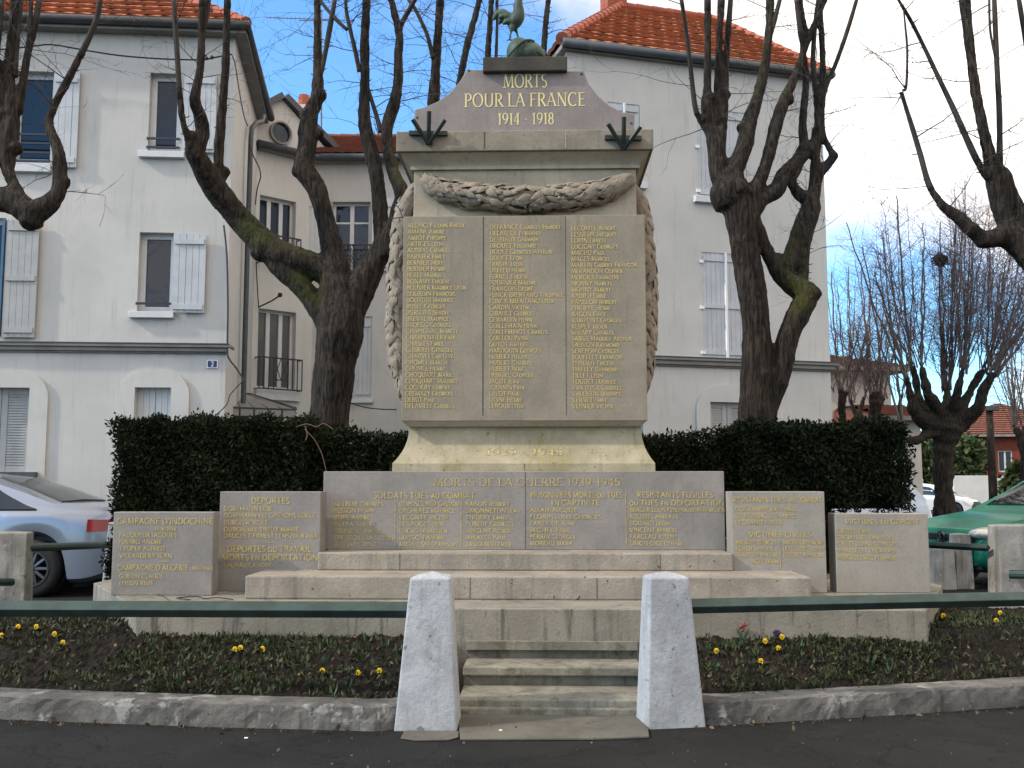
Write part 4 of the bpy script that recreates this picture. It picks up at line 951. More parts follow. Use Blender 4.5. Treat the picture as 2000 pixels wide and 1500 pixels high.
def arch_surround(house, fr, outer, inner, r=.45, v=.045, mat='plaster'):
    u0, u1, z0, z1 = outer; a0, a1, b0, b1 = inner; pts = [(u0, z0)]
    N = 10
    for k in range(N + 1): an = pi - pi / 2 * k / N; pts.append((u0 + r + r * cos(an), z1 - r + r * sin(an)))
    for k in range(N + 1): an = pi / 2 - pi / 2 * k / N; pts.append((u1 - r + r * cos(an), z1 - r + r * sin(an)))
    pts.append((u1, z0)); ins = [(min(max(x, a0), a1), min(max(z, z0), b1)) for x, z in pts]
    ins[0] = (a0, z0); ins[-1] = (a1, z0); ins[N // 2 + 1] = (a0, b1); ins[N + 1 + N // 2 + 1] = (a1, b1)
    mb = FB(fr); n = len(pts)
    vs = [(x, -v, z) for x, z in pts] + [(x, -v, z) for x, z in ins] + [(x, 0.002, z) for x, z in pts] + [(x, 0.002, z) for x, z in ins]; fs = []
    for i in range(n - 1):
        fs += [(i, i + 1, n + i + 1, n + i), (i, 2 * n + i, 2 * n + i + 1, i + 1), (n + i, n + i + 1, 3 * n + i + 1, 3 * n + i)]
    mb.add(vs, fs); return part(mb, 'arch_surround', M[mat], house)
def gutter(house, pts, r=.075):
    mb = MB(); mb.tube(pts, r, 10); return part(mb, 'gutter', M['zinc'], house, smooth=True)
def balcony_rail(fr, rc, proj=.32, deco=True):
    def f(w):
        u0, u1, z0, z1 = rc; mb = FB(fr); t = .011; v = -proj
        for z in (z0, z1): mb.box(u0, u1, v - t * 1.4, v + t * 1.4, z - t * 1.3, z + t * 1.3)
        for z in (z0, z1):
            for u in (u0, u1): mb.box(u - t, u + t, v, 0, z - t, z + t)
        n = 9
        for k in range(n + 1):
            u = u0 + (u1 - u0) * k / n
            if deco and 3 <= k <= 6 and k not in (3, 6): continue
            mb.box(u - t * .8, u + t * .8, v - t * .8, v + t * .8, z0, z1)
        if deco:
            a = u0 + (u1 - u0) * 3 / n; b = u0 + (u1 - u0) * 6 / n; m = (a + b) / 2; zz = z0 + (z1 - z0) * .3
            for p, q in (((a, zz), (m, z1)), ((m, z1), (b, zz)), ((a, z1), (m, zz)), ((m, zz), (b, z1))): mb.add([(p[0] - t, v, p[1]), (p[0] + t, v, p[1]), (q[0] + t, v, q[1]), (q[0] - t, v, q[1])], [(0, 1, 2, 3)])
            mb.box(a, b, v - t, v + t, zz - t, zz + t)
        mb.build('balcony_railing', M['iron'], w)
    return f

# left house
q = aY(447, 500, 16.5); FL = Frame(q.x, q.y, radians(6)); _e = aY(497, 500, 20.6); SU, SL = (_e.x - q.x) * FL.c + (_e.y - q.y) * FL.s, -(_e.x - q.x) * FL.s + (_e.y - q.y) * FL.c
hl = empty('house', FL.to(-4, 3, 0)); tag(hl, 'large white plastered house with orange tiled roof and open blue grey shutters, on the left', 'house')
zeL = FL.uz(441, 72)[1]
wu0 = -8.5
r1 = FL.rect(291, 351, 143, 298); r2 = FL.rect(24, 104, 139, 318); r3 = FL.rect(270, 338, 454, 609); r4 = FL.rect(-70, 6, 425, 660)
d1 = FL.rect(-70, 56, 757, 925); d2 = FL.rect(262, 333, 757, 905); 
mb = FB(FL); wall_front(mb, wu0, 0, -.05, zeL, [r1, r2, r3, r4, d1, d2])
mb.quad((0, 0, -.05), (SU, SL, -.05), (SU, SL, zeL), (0, 0, zeL)); mb.quad((wu0, 0, -.05), (wu0, 0, zeL), (wu0, 8, zeL), (wu0, 8, -.05)); mb.quad((SU, SL, -.05), (SU, 8, -.05), (SU, 8, zeL), (SU, SL, zeL)); mb.quad((wu0, 8, -.05), (wu0, 8, zeL), (SU, 8, zeL), (SU, 8, -.05))
mb.quad((wu0, 0, zeL - .001), (0, 0, zeL - .001), (SU, SL, zeL - .001), (SU, 8, zeL - .001))
part(mb, 'wall', M['plaster'], hl)
ov = .22; rs = tan(radians(36)); zt = zeL + .12
A, B, Cc, Dd = (wu0, -ov), (ov, -ov), (wu0, 4), (SU - 3.2, 4)
P3 = lambda fr, p, z: fr.to(p[0], p[1], z)
zr = zt + (4 + ov) * rs
rt = tile_roof([(P3(FL, A, zt), P3(FL, B, zt), P3(FL, Cc, zr), P3(FL, Dd, zr)), (P3(FL, B, zt), P3(FL, (SU + ov, SL), zt), P3(FL, Dd, zr), P3(FL, Dd, zr))], 'roof', M['tile'], hl)
ridge_tube(rt, [P3(FL, B, zt + .04), P3(FL, Dd, zr + .04)], .10, M['clay'])
gutter(hl, [FL.to(wu0, -ov - .06, zt - .02), FL.to(ov + .06, -ov - .06, zt - .02), FL.to(SU + ov + .06, SL + .0, zt - .02)])
mb = FB(FL); mb.box(wu0, ov, -ov, -.002, zeL - .02, zeL + .06); mb.prism_z([(.002, -.002), (ov, -.002), (SU + ov, SL), (SU + .002, SL)], zeL - .02, zeL + .06); part(mb, 'soffit', M['moulding'], hl)
def S(fr, l, r, t, b): return fr.rect(l, r, t, b)
window(hl, FL, r1, 1, sill=S(FL, 273, 362, 298, 310), bars=[FL.uz(320, 271)[1], FL.uz(320, 288)[1]])
window(hl, FL, r2, 1, sill=S(FL, 14, 102, 321, 338), bars=[FL.uz(70, y)[1] for y in (263, 280, 298, 315)])
window(hl, FL, r3, 1, sill=S(FL, 254, 341, 610, 622), bars=[FL.uz(305, 593)[1]], glass='glass')
window(hl, FL, r4, 2)
shutter(hl, FL, S(FL, 360, 424, 147, 300)); shutter(hl, FL, S(FL, 105, 156, 141, 329)); shutter(hl, FL, S(FL, 339, 403, 459, 612)); shutter(hl, FL, S(FL, 12, 76, 432, 660), 'shutter_grey', rails=(.06, .5, .93)); shutter(hl, FL, S(FL, -20, 8, 140, 320))
mb = FB(FL); a = S(FL, 4, 9, 430, 658); mb.box(a[0], a[1], -.09, -.02, a[2], a[3]); part(mb, 'shutter_edge', M['blue_edge'], hl)
mb = FB(FL); z0, z1 = FL.uz(441, 692)[1], FL.uz(441, 675)[1]
mb.box(wu0, .06, -.13, -.001, z1 - .05, z1); mb.box(wu0, .04, -.09, -.001, z0 + .03, z1 - .051); mb.box(wu0, .02, -.05, -.001, z0, z0 + .029)
mb.box(.0605, .10, -.13, .2, z1 - .05, z1)
cor = part(mb, 'string_course', M['moulding'], hl, bevel=.01)
mb = FB(FL); mb.box(wu0, .065, -.14, .0, z1 + .0005, z1 + .02); mb.build('flashing', M['zinc'], cor)
for out, inn in ((S(FL, -110, 88, 724, 1150), d1), (S(FL, 229, 365, 721, 1150), d2)):
    out = (out[0], out[1], 0.0, out[3]); arch_surround(hl, FL, out, inn)
wa, wb = (d1[0] + d1[1]) / 2, (d2[0] + d2[1]) / 2
for d_, m_, lo in ((d1, wa, True), (d2, wb, False)):
    shutter(hl, FL, (d_[0], m_ - .004, d_[2], d_[3]), 'shutter_grey' if lo else 'white_paint', v=.17, rails=(), louvre=lo, planks=.11); shutter(hl, FL, (m_ + .004, d_[1], d_[2], d_[3]), 'shutter_grey' if lo else 'white_paint', v=.17, rails=(), louvre=lo, planks=.11)
mb = FB(FL); a = S(FL, -120, 76, 922, 934); mb.box(a[0], a[1], -.16, -.05, a[2], a[3]); part(mb, 'door_ledge', M['zinc'], hl)
mb = MB(); pts = [aY(509, 226, 19.0), aY(506, 237, 18.9), aY(495, 240, 18.6), aY(486, 250, 18.4), aY(484, 270, 18.3)]
xp, yp = pts[-1].x + .05, pts[-1].y
mb.tube([p + Vector((.06, 0, 0)) for p in pts] + [(xp, yp, 6), (xp, yp, 3), (xp, yp, 0)], .05, 8); part(mb, 'drainpipe', M['zinc'], hl, smooth=True)
mb = MB()
mb.tube(catmull([aY(x, y, 16.3) for x, y in ((452, 106), (459, 125), (466, 170), (476, 225), (484, 246))], 3), .012, 5)
part(mb, 'wall_cable', M['wire'], hl); mb = MB(); mb.tube(catmull([aY(x, y, 18.2) for x, y in ((487, 280), (495, 305), (505, 325), (509, 345), (502, 370), (499, 400))], 3), .012, 5)
part(mb, 'wall_cable', M['wire'], hl); mb = MB(); mb.tube(catmull([aY(x, y, 16.4) for x, y in ((437, 440), (443, 500), (445, 600), (444, 680), (447, 700), (462, 720), (476, 742))], 3), .016, 5)
mb.tube(catmull([aY(x, y, 16.3) for x, y in ((476, 742), (450, 770), (443, 790), (420, 812))], 3), .010, 5)
part(mb, 'wall_cable', M['wire'], hl)
sg = empty('house_number_sign', FL.to(-.5, -.02, 3)); tag(sg, 'small blue enamel plate with a white number 2 on the corner of the left house', 'sign')
rc = S(FL, 404.5, 426, 703.5, 719)
mb = FB(FL); mb.box(rc[0], rc[1], -.022, -.001, rc[2], rc[3]); part(mb, 'border', M['sign_white'], sg)
mb = FB(FL); mb.box(rc[0] + .016, rc[1] - .016, -.026, -.0225, rc[2] + .014, rc[3] - .014); part(mb, 'plate', M['sign_blue'], sg)
class FI(Inscription): pass
mb = FB(FL); zc = rc[2] + (rc[3] - rc[2]) * .22; hh = (rc[3] - rc[2]) * .56; xc = (rc[0] + rc[1]) / 2 - hh * .25
for kk, (kind, pts) in enumerate(G['2'][1]):
    vs = []
    for i in range(len(pts)):
        a = pts[max(i - 1, 0)]; b = pts[min(i + 1, len(pts) - 1)]; tx, tz = b[0] - a[0], b[1] - a[1]; l = sqrt(tx * tx + tz * tz) or 1
        for s2 in (-.09, .09): vs.append((xc + (pts[i][0] - tz / l * s2) * hh, -.0285 - kk * .0005, zc + (pts[i][1] + tx / l * s2) * hh))
    mb.add(vs, [(2 * i, 2 * i + 1, 2 * i + 3, 2 * i + 2) for i in range(len(pts) - 1)])
part(mb, 'numeral', M['sign_white'], sg)
mb = MB(); mb.tube(catmull([aY(x, y, 16.0 + (x - 200) * .0008) for x, y in ((-200, 118), (0, 97), (60, 91), (100, 87), (160, 97), (230, 108), (300, 114), (360, 116.5), (400, 116), (425, 111), (452, 106))], 3), .014, 5)
for x, y in ((403, 114), (414, 112)): p = aY(x, y, 16.17); mb.ball(p, .035, nu=8, nv=6)
tag(mb.build('overhead_cable', M['wire']), 'black cable hanging across the top of the left house', 'cable')
mb = MB(); mb.tube(catmull([aY(x, y, 16.25 + x * .0006) for x, y in ((-150, 676), (0, 684), (60, 686), (150, 684), (250, 690), (330, 691), (440, 692))], 3), .013, 5)
tag(mb.build('overhead_cable', M['wire']), 'black cable running below the string course of the left house', 'cable')

# middle house, set back: a canted bay with a gable, then a straight front
e = FL.to(SU, SL, 0); FM1 = Frame(e[0], e[1], radians(43)); L1 = 1.42
e2 = FM1.to(L1, 0, 0); FM2 = Frame(e2[0], e2[1], radians(2)); L2 = 7.0
hm = empty('house', FM2.to(2, 3, 0)); tag(hm, 'white house set back in the middle with round gable window and iron balcony railings', 'house')
zeM = FM2.uz(660, 316)[1]
m1 = FM1.rect(506, 577, 387, 520); m2 = FM1.rect(503, 577, 606, 762); m3 = FM2.rect(648, 723, 394, 533); m4 = FM2.rect(655, 726, 618, 778)
mb = FB(FM1); wall_front(mb, 0, L1, -.05, zeM, [m1, m2]); part(mb, 'wall', M['plaster_cream'], hm)
mb = FB(FM2); wall_front(mb, 0, L2, -.05, zeM, [m3, m4]); mb.quad((L2, 0, 0), (L2, 7, 0), (L2, 7, zeM), (L2, 0, zeM)); mb.quad((-1, 7, 0), (-1, 7, zeM), (L2, 7, zeM), (L2, 7, 0)); part(mb, 'wall', M['plaster'], hm)
r0 = FM2.to(-.6, -.3, zeM + .08); r1_ = FM2.to(L2, -.3, zeM + .08); zrM = FM2.uz(700, 271, 2.4)[1]
rt = tile_roof([(r0, r1_, FM2.to(-.6, 2.4, zrM), FM2.to(L2, 2.4, zrM)), ], 'roof', M['tile_red'], hm, .34, .25)
ridge_tube(rt, [FM2.to(-.6, 2.4, zrM + .02), FM2.to(L2, 2.4, zrM + .02)], .10, M['tile_red'])
mb = FB(FM2); mb.quad((-.6, 2.4, zrM), (-.6, 7, zeM), (L2, 7, zeM), (L2, 2.4, zrM)); mb.build('back_slope', M['tile_red'], rt)
gutter(hm, [FM1.to(-.1, -.22, zeM + .02), FM1.to(L1 - .1, -.24, zeM + .02), FM2.to(.2, -.28, zeM + .02), FM2.to(L2, -.28, zeM + .02)], .085)
mb = FB(FM2); mb.box(.0, L2, -.2, -.001, zeM - .06, zeM + .03); part(mb, 'soffit', M['moulding'], hm)
mb = FB(FM1); mb.box(.0, L1, -.2, -.001, zeM - .062, zeM + .028); part(mb, 'soffit', M['moulding'], hm)
# gable
ga = FM1.uz(507, 290)[0]; gpk = FM1.uz(552, 193); gr = FM1.uz(672, 308)
poly = [(ga - .1, zeM + .03), (gr[0], zeM + .03), (gpk[0], gpk[1]), (ga - .1, FM1.uz(507, 222)[1])]
mb = FB(FM1); n = len(poly); mb.prism_y(poly, .03, 1.6); gb = part(mb, 'gable', M['plaster'], hm)
mb = FB(FM1)
def slab_between(a, b, th, v0, v1):
    dx, dz = b[0] - a[0], b[1] - a[1]; l = sqrt(dx * dx + dz * dz); nx, nz = -dz / l * th, dx / l * th
    if nz < 0: nx, nz = -nx, -nz
    mb.prism_y([a, b, (b[0] + nx, b[1] + nz), (a[0] + nx, a[1] + nz)], v0, v1)
slab_between(poly[2], (gr[0] + .25, zeM + .0), .13, -.12, 1.75); slab_between(poly[3], (poly[2][0] - .002, poly[2][1]), .13, -.12, 1.75); mb.build('verge', M['zinc'], gb)
oc = FM1.uz(548, 260); mb = FB(FM1); R_ = .26; pts = [(oc[0] + R_ * cos(2 * pi * k / 28), oc[1] + R_ * sin(2 * pi * k / 28)) for k in range(28)]
vs = [(x, -.05, z) for x, z in pts] + [(oc[0] + (x - oc[0]) * .86, -.05, oc[1] + (z - oc[1]) * .86) for x, z in pts] + [(oc[0] + (x - oc[0]) * .86, .029, oc[1] + (z - oc[1]) * .86) for x, z in pts] + [(x, .029, z) for x, z in pts]
fs = []
for k in range(28):
    j = (k + 1) % 28; fs += [(k, j, 28 + j, 28 + k), (28 + k, 28 + j, 56 + j, 56 + k), (k, 84 + k, 84 + j, j)]
mb.add(vs, fs); ow = mb.build('round_window', M['moulding'], gb)
mb = FB(FM1); mb.disc_y(oc, R_ * .86, .022, 28); mb.build('pane', M['glass'], ow)
mb = FB(FM1); a = FM1.rect(503, 586, 700, 760); b = FM1.rect(506, 584, 474, 520)
window(hm, FM1, m1, 3, glass='glass', rail=balcony_rail(FM1, (m1[0] - .04, m1[1] + .04, m1[2], m1[2] + .62), .18, False))
window(hm, FM1, m2, 3, glass='glass_grey', sill=(m2[0] - .05, m2[1] + .10, m2[2] - .22, m2[2] - .02), rail=balcony_rail(FM1, (m2[0] - .05, m2[1] + .06, m2[2], m2[2] + .66), .20))
def ornate(w):
    u0, u1, z0 = m3[0], m3[1], m3[2]; mb = FB(FM2); z1 = z0 + .62; v = -.06
    for z in (z0 + .02, z1): mb.box(u0 - .03, u1 + .03, v - .015, v + .015, z - .015, z + .015)
    R3 = random.Random(2)
    for k in range(13):
        u = u0 + (u1 - u0) * k / 12; mb.box(u - .01, u + .01, v - .008, v + .008, z0, z1)
    for k in range(40):
        c = (R3.uniform(u0 + .05, u1 - .05), R3.uniform(z0 + .06, z1 - .05)); r = R3.uniform(.03, .06); a0 = R3.uniform(0, 6)
        mb.tube([(c[0] + r * cos(a0 + t * .6), v + .0, c[1] + r * sin(a0 + t * .6)) for t in range(8)], .008, 4)
    mb.build('balcony_railing', M['iron'], w)
window(hm, FM2, m3, 2, .72, sill=(m3[0] - .08, m3[1] + .08, m3[2] - .16, m3[2] - .02), rail=ornate)
shutter(hm, FM2, FM2.rect(597, 645, 388, 530), 'white_paint'); shutter(hm, FM2, FM2.rect(727, 774, 388, 530), 'white_paint')
mm4 = (m4[0] + m4[1]) / 2
shutter(hm, FM2, (m4[0], mm4 - .003, m4[2], m4[3]), 'shutter', .06); shutter(hm, FM2, (mm4 + .003, m4[1], m4[2], m4[3]), 'shutter', .06)
mb = FB(FM2); mb.box(m4[0] - .05, m4[1] + .05, -.08, .05, m4[2] - .1, m4[2] - .002); part(mb, 'sill', M['white_paint'], hm)
mb = MB(); p = aY(505, 600, 20.6); mb.tube([p, aY(530, 588, 20.0), aY(547, 577, 19.6)], .018, 6); mb.ball(aY(547, 576, 19.6), .05, nu=8, nv=6); mb.tube([aY(500, 505, 20.5), aY(502, 550, 20.5), p], .012, 5); part(mb, 'wall_bracket', M['wire'], hm)
mb = MB(); mb.tube(catmull([aY(x, y, 20.9) for x, y in ((685, 787), (710, 795), (740, 799), (775, 800))], 3), .012, 5); part(mb, 'wall_cable', M['wire'], hm)
# chimney with clay pot behind the gable
ch = FM2.uz(600, 245, 3.5); mb = FB(FM2); mb.box(ch[0] - .32, ch[0] + .2, 3.2, 3.8, zeM + .3, FM2.uz(600, 212, 3.5)[1]); cm = mb.build('chimney', M['plaster_cream'], rt)
mb = MB(); p = FM2.to(ch[0] - .1, 3.5, FM2.uz(600, 212, 3.5)[1]); mb.tube([p, (p[0], p[1], FM2.uz(600, 187, 3.5)[1])], [.17, .14], 12); mb.build('chimney_pot', M['clay'], cm)
# entrance canopy of glass on an iron frame
cn = [aY(x, y, Y) for x, y, Y in ((452, 769, 19.2), (488, 769, 19.9), (578, 797, 19.6), (578, 800, 18.4), (440, 795, 17.6))]
cp = empty('glass_canopy', (cn[0] + cn[3]) / 2); tag(cp, 'grey glass canopy on a dark iron frame over the entrance beside the left house', 'canopy')
A_, B_, C_, D_, E_ = cn
mb = MB(); mb.add([A_, B_, D_, E_], [(0, 1, 2, 3)]); mb.add([B_, C_, D_], [(0, 1, 2)]); part(mb, 'pane', M['canopy_glass'], cp)
dz = Vector((0, 0, -.16)); mb = MB(); mb.add([E_, D_, D_ + dz, E_ + dz], [(0, 1, 2, 3)]); mb.add([D_, C_, C_ + dz, D_ + dz], [(0, 1, 2, 3)]); part(mb, 'valance_pane', M['canopy_glass'], cp)
mb = MB()
for p, q in ((A_, B_), (B_, C_), (C_, D_), (D_, E_), (E_, A_), (B_, D_), (E_ + dz, D_ + dz), (D_ + dz, C_ + dz)): mb.tube([p, q], .018, 5)
for t in (.2, .4, .6, .8):
    mb.tube([A_.lerp(B_, t), E_.lerp(D_, t)], .012, 5); mb.tube([E_.lerp(D_, t), E_.lerp(D_, t) + dz], .016, 5)
mb.tube([A_ + Vector((0, 0, -.5)), E_], .014, 5)
part(mb, 'frame', M['iron'], cp)

# right house
q = aY(1618, 600, 19.2); FR = Frame(q.x, q.y, radians(17))
hr = empty('house', FR.to(-4, 4, 0)); tag(hr, 'white house with bright orange hipped roof and closed pale shutters, on the right', 'house')
zeR = FR.uz(1400, 134)[1]; ul = FR.uz(1106, 140)[0]
s1 = FR.rect(1188, 1250, 202, 355); s2 = FR.rect(1362, 1458, 216, 388); s3 = FR.rect(1372, 1464, 495, 699); s4 = FR.rect(1387, 1462, 786, 960); s5 = FR.rect(1170, 1256, 800, 960)
mb = FB(FR); wall_front(mb, ul, 0, -.05, zeR, [s1, s2, s3, s4, s5], .12)
mb.quad((0, 0, -.05), (0, 8, -.05), (0, 8, zeR), (0, 0, zeR)); mb.quad((ul, 0, -.05), (ul, 0, zeR), (ul, 8, zeR), (ul, 8, -.05)); mb.quad((ul, 8, -.05), (ul, 8, zeR), (0, 8, zeR), (0, 8, -.05)); mb.quad((ul, 0, zeR - .001), (0, 0, zeR - .001), (0, 8, zeR - .001), (ul, 8, zeR - .001))
part(mb, 'wall', M['plaster'], hr)
ov = .12; zt = zeR + .10
rl = FR.uz(1212, 16, 4.0); rr = FR.uz(1392, 36, 4.0); zr = (rl[1] + rr[1]) / 2
E0, E1, E2, E3 = FR.to(ul - ov, -ov, zt), FR.to(ov, -ov, zt), FR.to(ov, 8 + ov, zt), FR.to(ul - ov, 8 + ov, zt)
K0, K1 = FR.to(rl[0], 4, zr), FR.to(rr[0], 4, zr)
rt = tile_roof([(E0, E1, K0, K1), (E1, E2, K1, K1), (E3, E0, K0, K0), (E2, E3, K1, K0)], 'roof', M['tile'], hr)
up_ = lambda p, h=.03: (p[0], p[1], p[2] + h)
ridge_tube(rt, [up_(E0, .06), up_(K0)], .11, M['clay']); ridge_tube(rt, [up_(E1, .04), up_(K1)], .09, M['clay']); ridge_tube(rt, [up_(K0), up_(K1)], .09, M['clay'])
mb = FB(FR); mb.box(rl[0] - .35, rl[0] + .12, 3.9, 4.4, zr - .3, zr + .9); mb.build('chimney', M['clay'], rt)
gutter(hr, [FR.to(ul - ov, -ov - .06, zt - .03), FR.to(ov + .0, -ov - .06, zt - .03), FR.to(ov + .0, 8, zt - .03)], .085)
mb = FB(FR); mb.box(ul - ov, ov, -ov, -.002, zeR - .02, zeR + .07); mb.box(.002, ov, -.002, 8, zeR - .02, zeR + .07); mb.box(ul - ov, ul - .002, -.002, 8, zeR - .02, zeR + .07); part(mb, 'soffit', M['moulding'], hr)
for rc, mt in ((s1, 'shutter'), (s2, 'shutter'), (s3, 'shutter')):
    m_ = (rc[0] + rc[1]) / 2
    shutter(hr, FR, (rc[0], m_ - .004, rc[2], rc[3]), mt, .045, .09, (.05, .49, .94) if rc is s3 else (.06, .93)); shutter(hr, FR, (m_ + .004, rc[1], rc[2], rc[3]), mt, .045, .09, (.05, .49, .94) if rc is s3 else (.06, .93))
    mb = FB(FR); mb.box(m_ - .02, m_ + .02, -.03, .014, rc[2], rc[3]); part(mb, 'shutter_strip', M['sign_white'], hr)
for rc in (s1, s2):
    mb = FB(FR); mb.box(rc[0] - .10, rc[1] + .10, -.10, .06, rc[2] - .12, rc[2] - .002); part(mb, 'sill', M['white_paint'], hr, bevel=.006)
for d_, o_ in ((s4, FR.rect(1361, 1488, 753, 1100)), (s5, FR.rect(1145, 1286, 765, 1100))):
    arch_surround(hr, FR, (o_[0], o_[1], 0, o_[3]), d_, .5); m_ = (d_[0] + d_[1]) / 2
    shutter(hr, FR, (d_[0], m_ - .004, d_[2], d_[3]), 'shutter_grey', .10, .1, (), True); shutter(hr, FR, (m_ + .004, d_[1], d_[2], d_[3]), 'shutter_grey', .10, .1, (), True)
z1 = FR.uz(1500, 706)[1]; z0 = FR.uz(1500, 722)[1]
mb = FB(FR); mb.box(ul, .12, -.13, -.001, z1 - .05, z1); mb.box(ul, .05, -.09, -.001, z0 + .03, z1 - .051); mb.box(ul, .02, -.05, -.001, z0, z0 + .029); cor = part(mb, 'string_course', M['moulding'], hr, bevel=.01)
mb = FB(FR); mb.box(ul, .125, -.14, .0, z1 + .0005, z1 + .02); mb.build('flashing', M['zinc'], cor)
mb = FB(FR)
for x, y in ((1362, 287), (1364, 373), (1370, 511), (1372, 601), (1374, 689)): u, z = FR.uz(x, y); mb = FB(FR); mb.box(u - .05, u + .03, -.03, -.001, z - .025, z + .03); part(mb, 'hinge', M['sign_white'], hr)

# television aerial above the middle house
an = empty('tv_aerial', aY(628, 200, 25)); tag(an, 'thin rake shaped television aerial seen against the sky above the gable', 'aerial')
mb = MB(); mb.tube([aY(628, 330, 25), aY(628, 20, 25)], .02, 6); part(mb, 'mast', M['metal_grey'], an)
mb = MB()
for (a, b, n_, h) in (((520, 34), (692, 40), 22, 4), ((585, 40), (640, 40), 6, 6), ((600, 92), (650, 90), 3, 5)):
    p = aY(*a, 25); q = aY(*b, 25); mb.tube([p, q], .012, 5)
    for k in range(n_):
        c = p.lerp(q, k / (n_ - 1)); mb.tube([c + Vector((0, 0, -h * 25 / F)), c + Vector((0, 0, h * 25 / F))], .006, 4)
part(mb, 'boom', M['metal_grey'], an)

# ------------------------------------------------------------------ farther houses and walls on the right
def far_house(fr, px0, px1, py_eave, py_ridge, depth, wallm, roofm, label, wins=(), hip=True, ridge=None):
    u0, z = fr.uz(px0, py_eave); u1, _ = fr.uz(px1, py_eave); h = empty('house', fr.to((u0 + u1) / 2, depth / 2, 0)); tag(h, label, 'house')
    rcs = [fr.rect(*w) for w in wins]
    mb = FB(fr); wall_front(mb, u0, u1, 0, z, rcs, .15); mb.quad((u1, 0, 0), (u1, depth, 0), (u1, depth, z), (u1, 0, z)); mb.quad((u0, 0, 0), (u0, 0, z), (u0, depth, z), (u0, depth, 0)); mb.quad((u0, depth, 0), (u0, depth, z), (u1, depth, z), (u1, depth, 0)); part(mb, 'wall', wallm, h)
    for rc in rcs: window(h, fr, rc, 2, v=.08)
    o = .4; zr = fr.uz((px0 + px1) / 2, py_ridge, depth / 2)[1]
    a, b, c, d = fr.to(u0 - o, -o, z), fr.to(u1 + o, -o, z), fr.to(u1 + o, depth + o, z), fr.to(u0 - o, depth + o, z)
    i = depth / 2 if hip else -o
    i = min(i, (u1 - u0) / 2 - .01); k0, k1 = fr.to(u0 + i, depth / 2, zr), fr.to(u1 - i, depth / 2, zr)
    rt = tile_roof([(a, b, k0, k1), (b, c, k1, k1), (c, d, k1, k0), (d, a, k0, k0)], 'roof', roofm, h, .36, .30)
    mb = FB(fr); mb.box(u0 - o, u1 + o, -o - .1, -o + .02, z - .12, z + .02); mb.box(u1 + o - .02, u1 + o + .1, -o, depth, z - .12, z + .02); part(mb, 'gutter', M['moulding'], h); return h
q = aY(1745, 900, 33); far_house(Frame(q.x, q.y, radians(8)), 1560, 1738, 718, 690, 8, M['plaster'], M['tile_brown'], 'distant white house with dark brown tiled roof beyond the right house', ((1690, 1707, 735, 772),))
q = aY(1800, 900, 30); far_house(Frame(q.x, q.y, radians(8)), 1740, 1797, 815, 795, 4, M['plaster_cream'], M['tile_red'], 'low white outbuilding with red tiled roof behind the hedge on the right', (), False)
q = aY(1950, 900, 60); far_house(Frame(q.x, q.y, radians(-6)), 1868, 2140, 850, 788, 9, M['brick'], M['tile_red'], 'distant red brick house with red roof at the right edge', ((1950, 1978, 880, 922), (2040, 2070, 880, 922)))
mb = MB(); a = aY(1862, 929, 52); b = aY(1962, 929, 52); mb.box(a.x, b.x, 52, 52.25, 0, a.z); tag(mb.build('garden_wall', M['plaster_cream'], None, bevel=.02), 'distant white garden wall in front of the red brick house', 'wall')
mb = MB(); a = aY(1770, 905, 51); b = aY(1802, 905, 51); mb.box(a.x, b.x, 51, 51.3, 0, aY(1780, 935, 51).z); tag(mb.build('garden_wall', M['plaster_cream'], None, bevel=.02), 'short distant wall beside the small white car', 'wall')
po = empty('utility_pole', (aY(1937, 900, 34).x, 34, 0)); tag(po, 'slim dark pole before the white garden wall at the right', 'pole')
mb = MB(); p = po.location; mb.tube([p, (p.x, p.y, aY(1937, 800, 34).z)], [.16, .11], 10); part(mb, 'shaft', M['bark'], po, smooth=True)
mb = MB(); zp_ = aY(1937, 800, 34).z; mb.box(p.x - .25, p.x + .25, 33.8, 34.1, zp_ - .05, zp_ + .12); part(mb, 'cap', M['zinc'], po, bevel=.02)

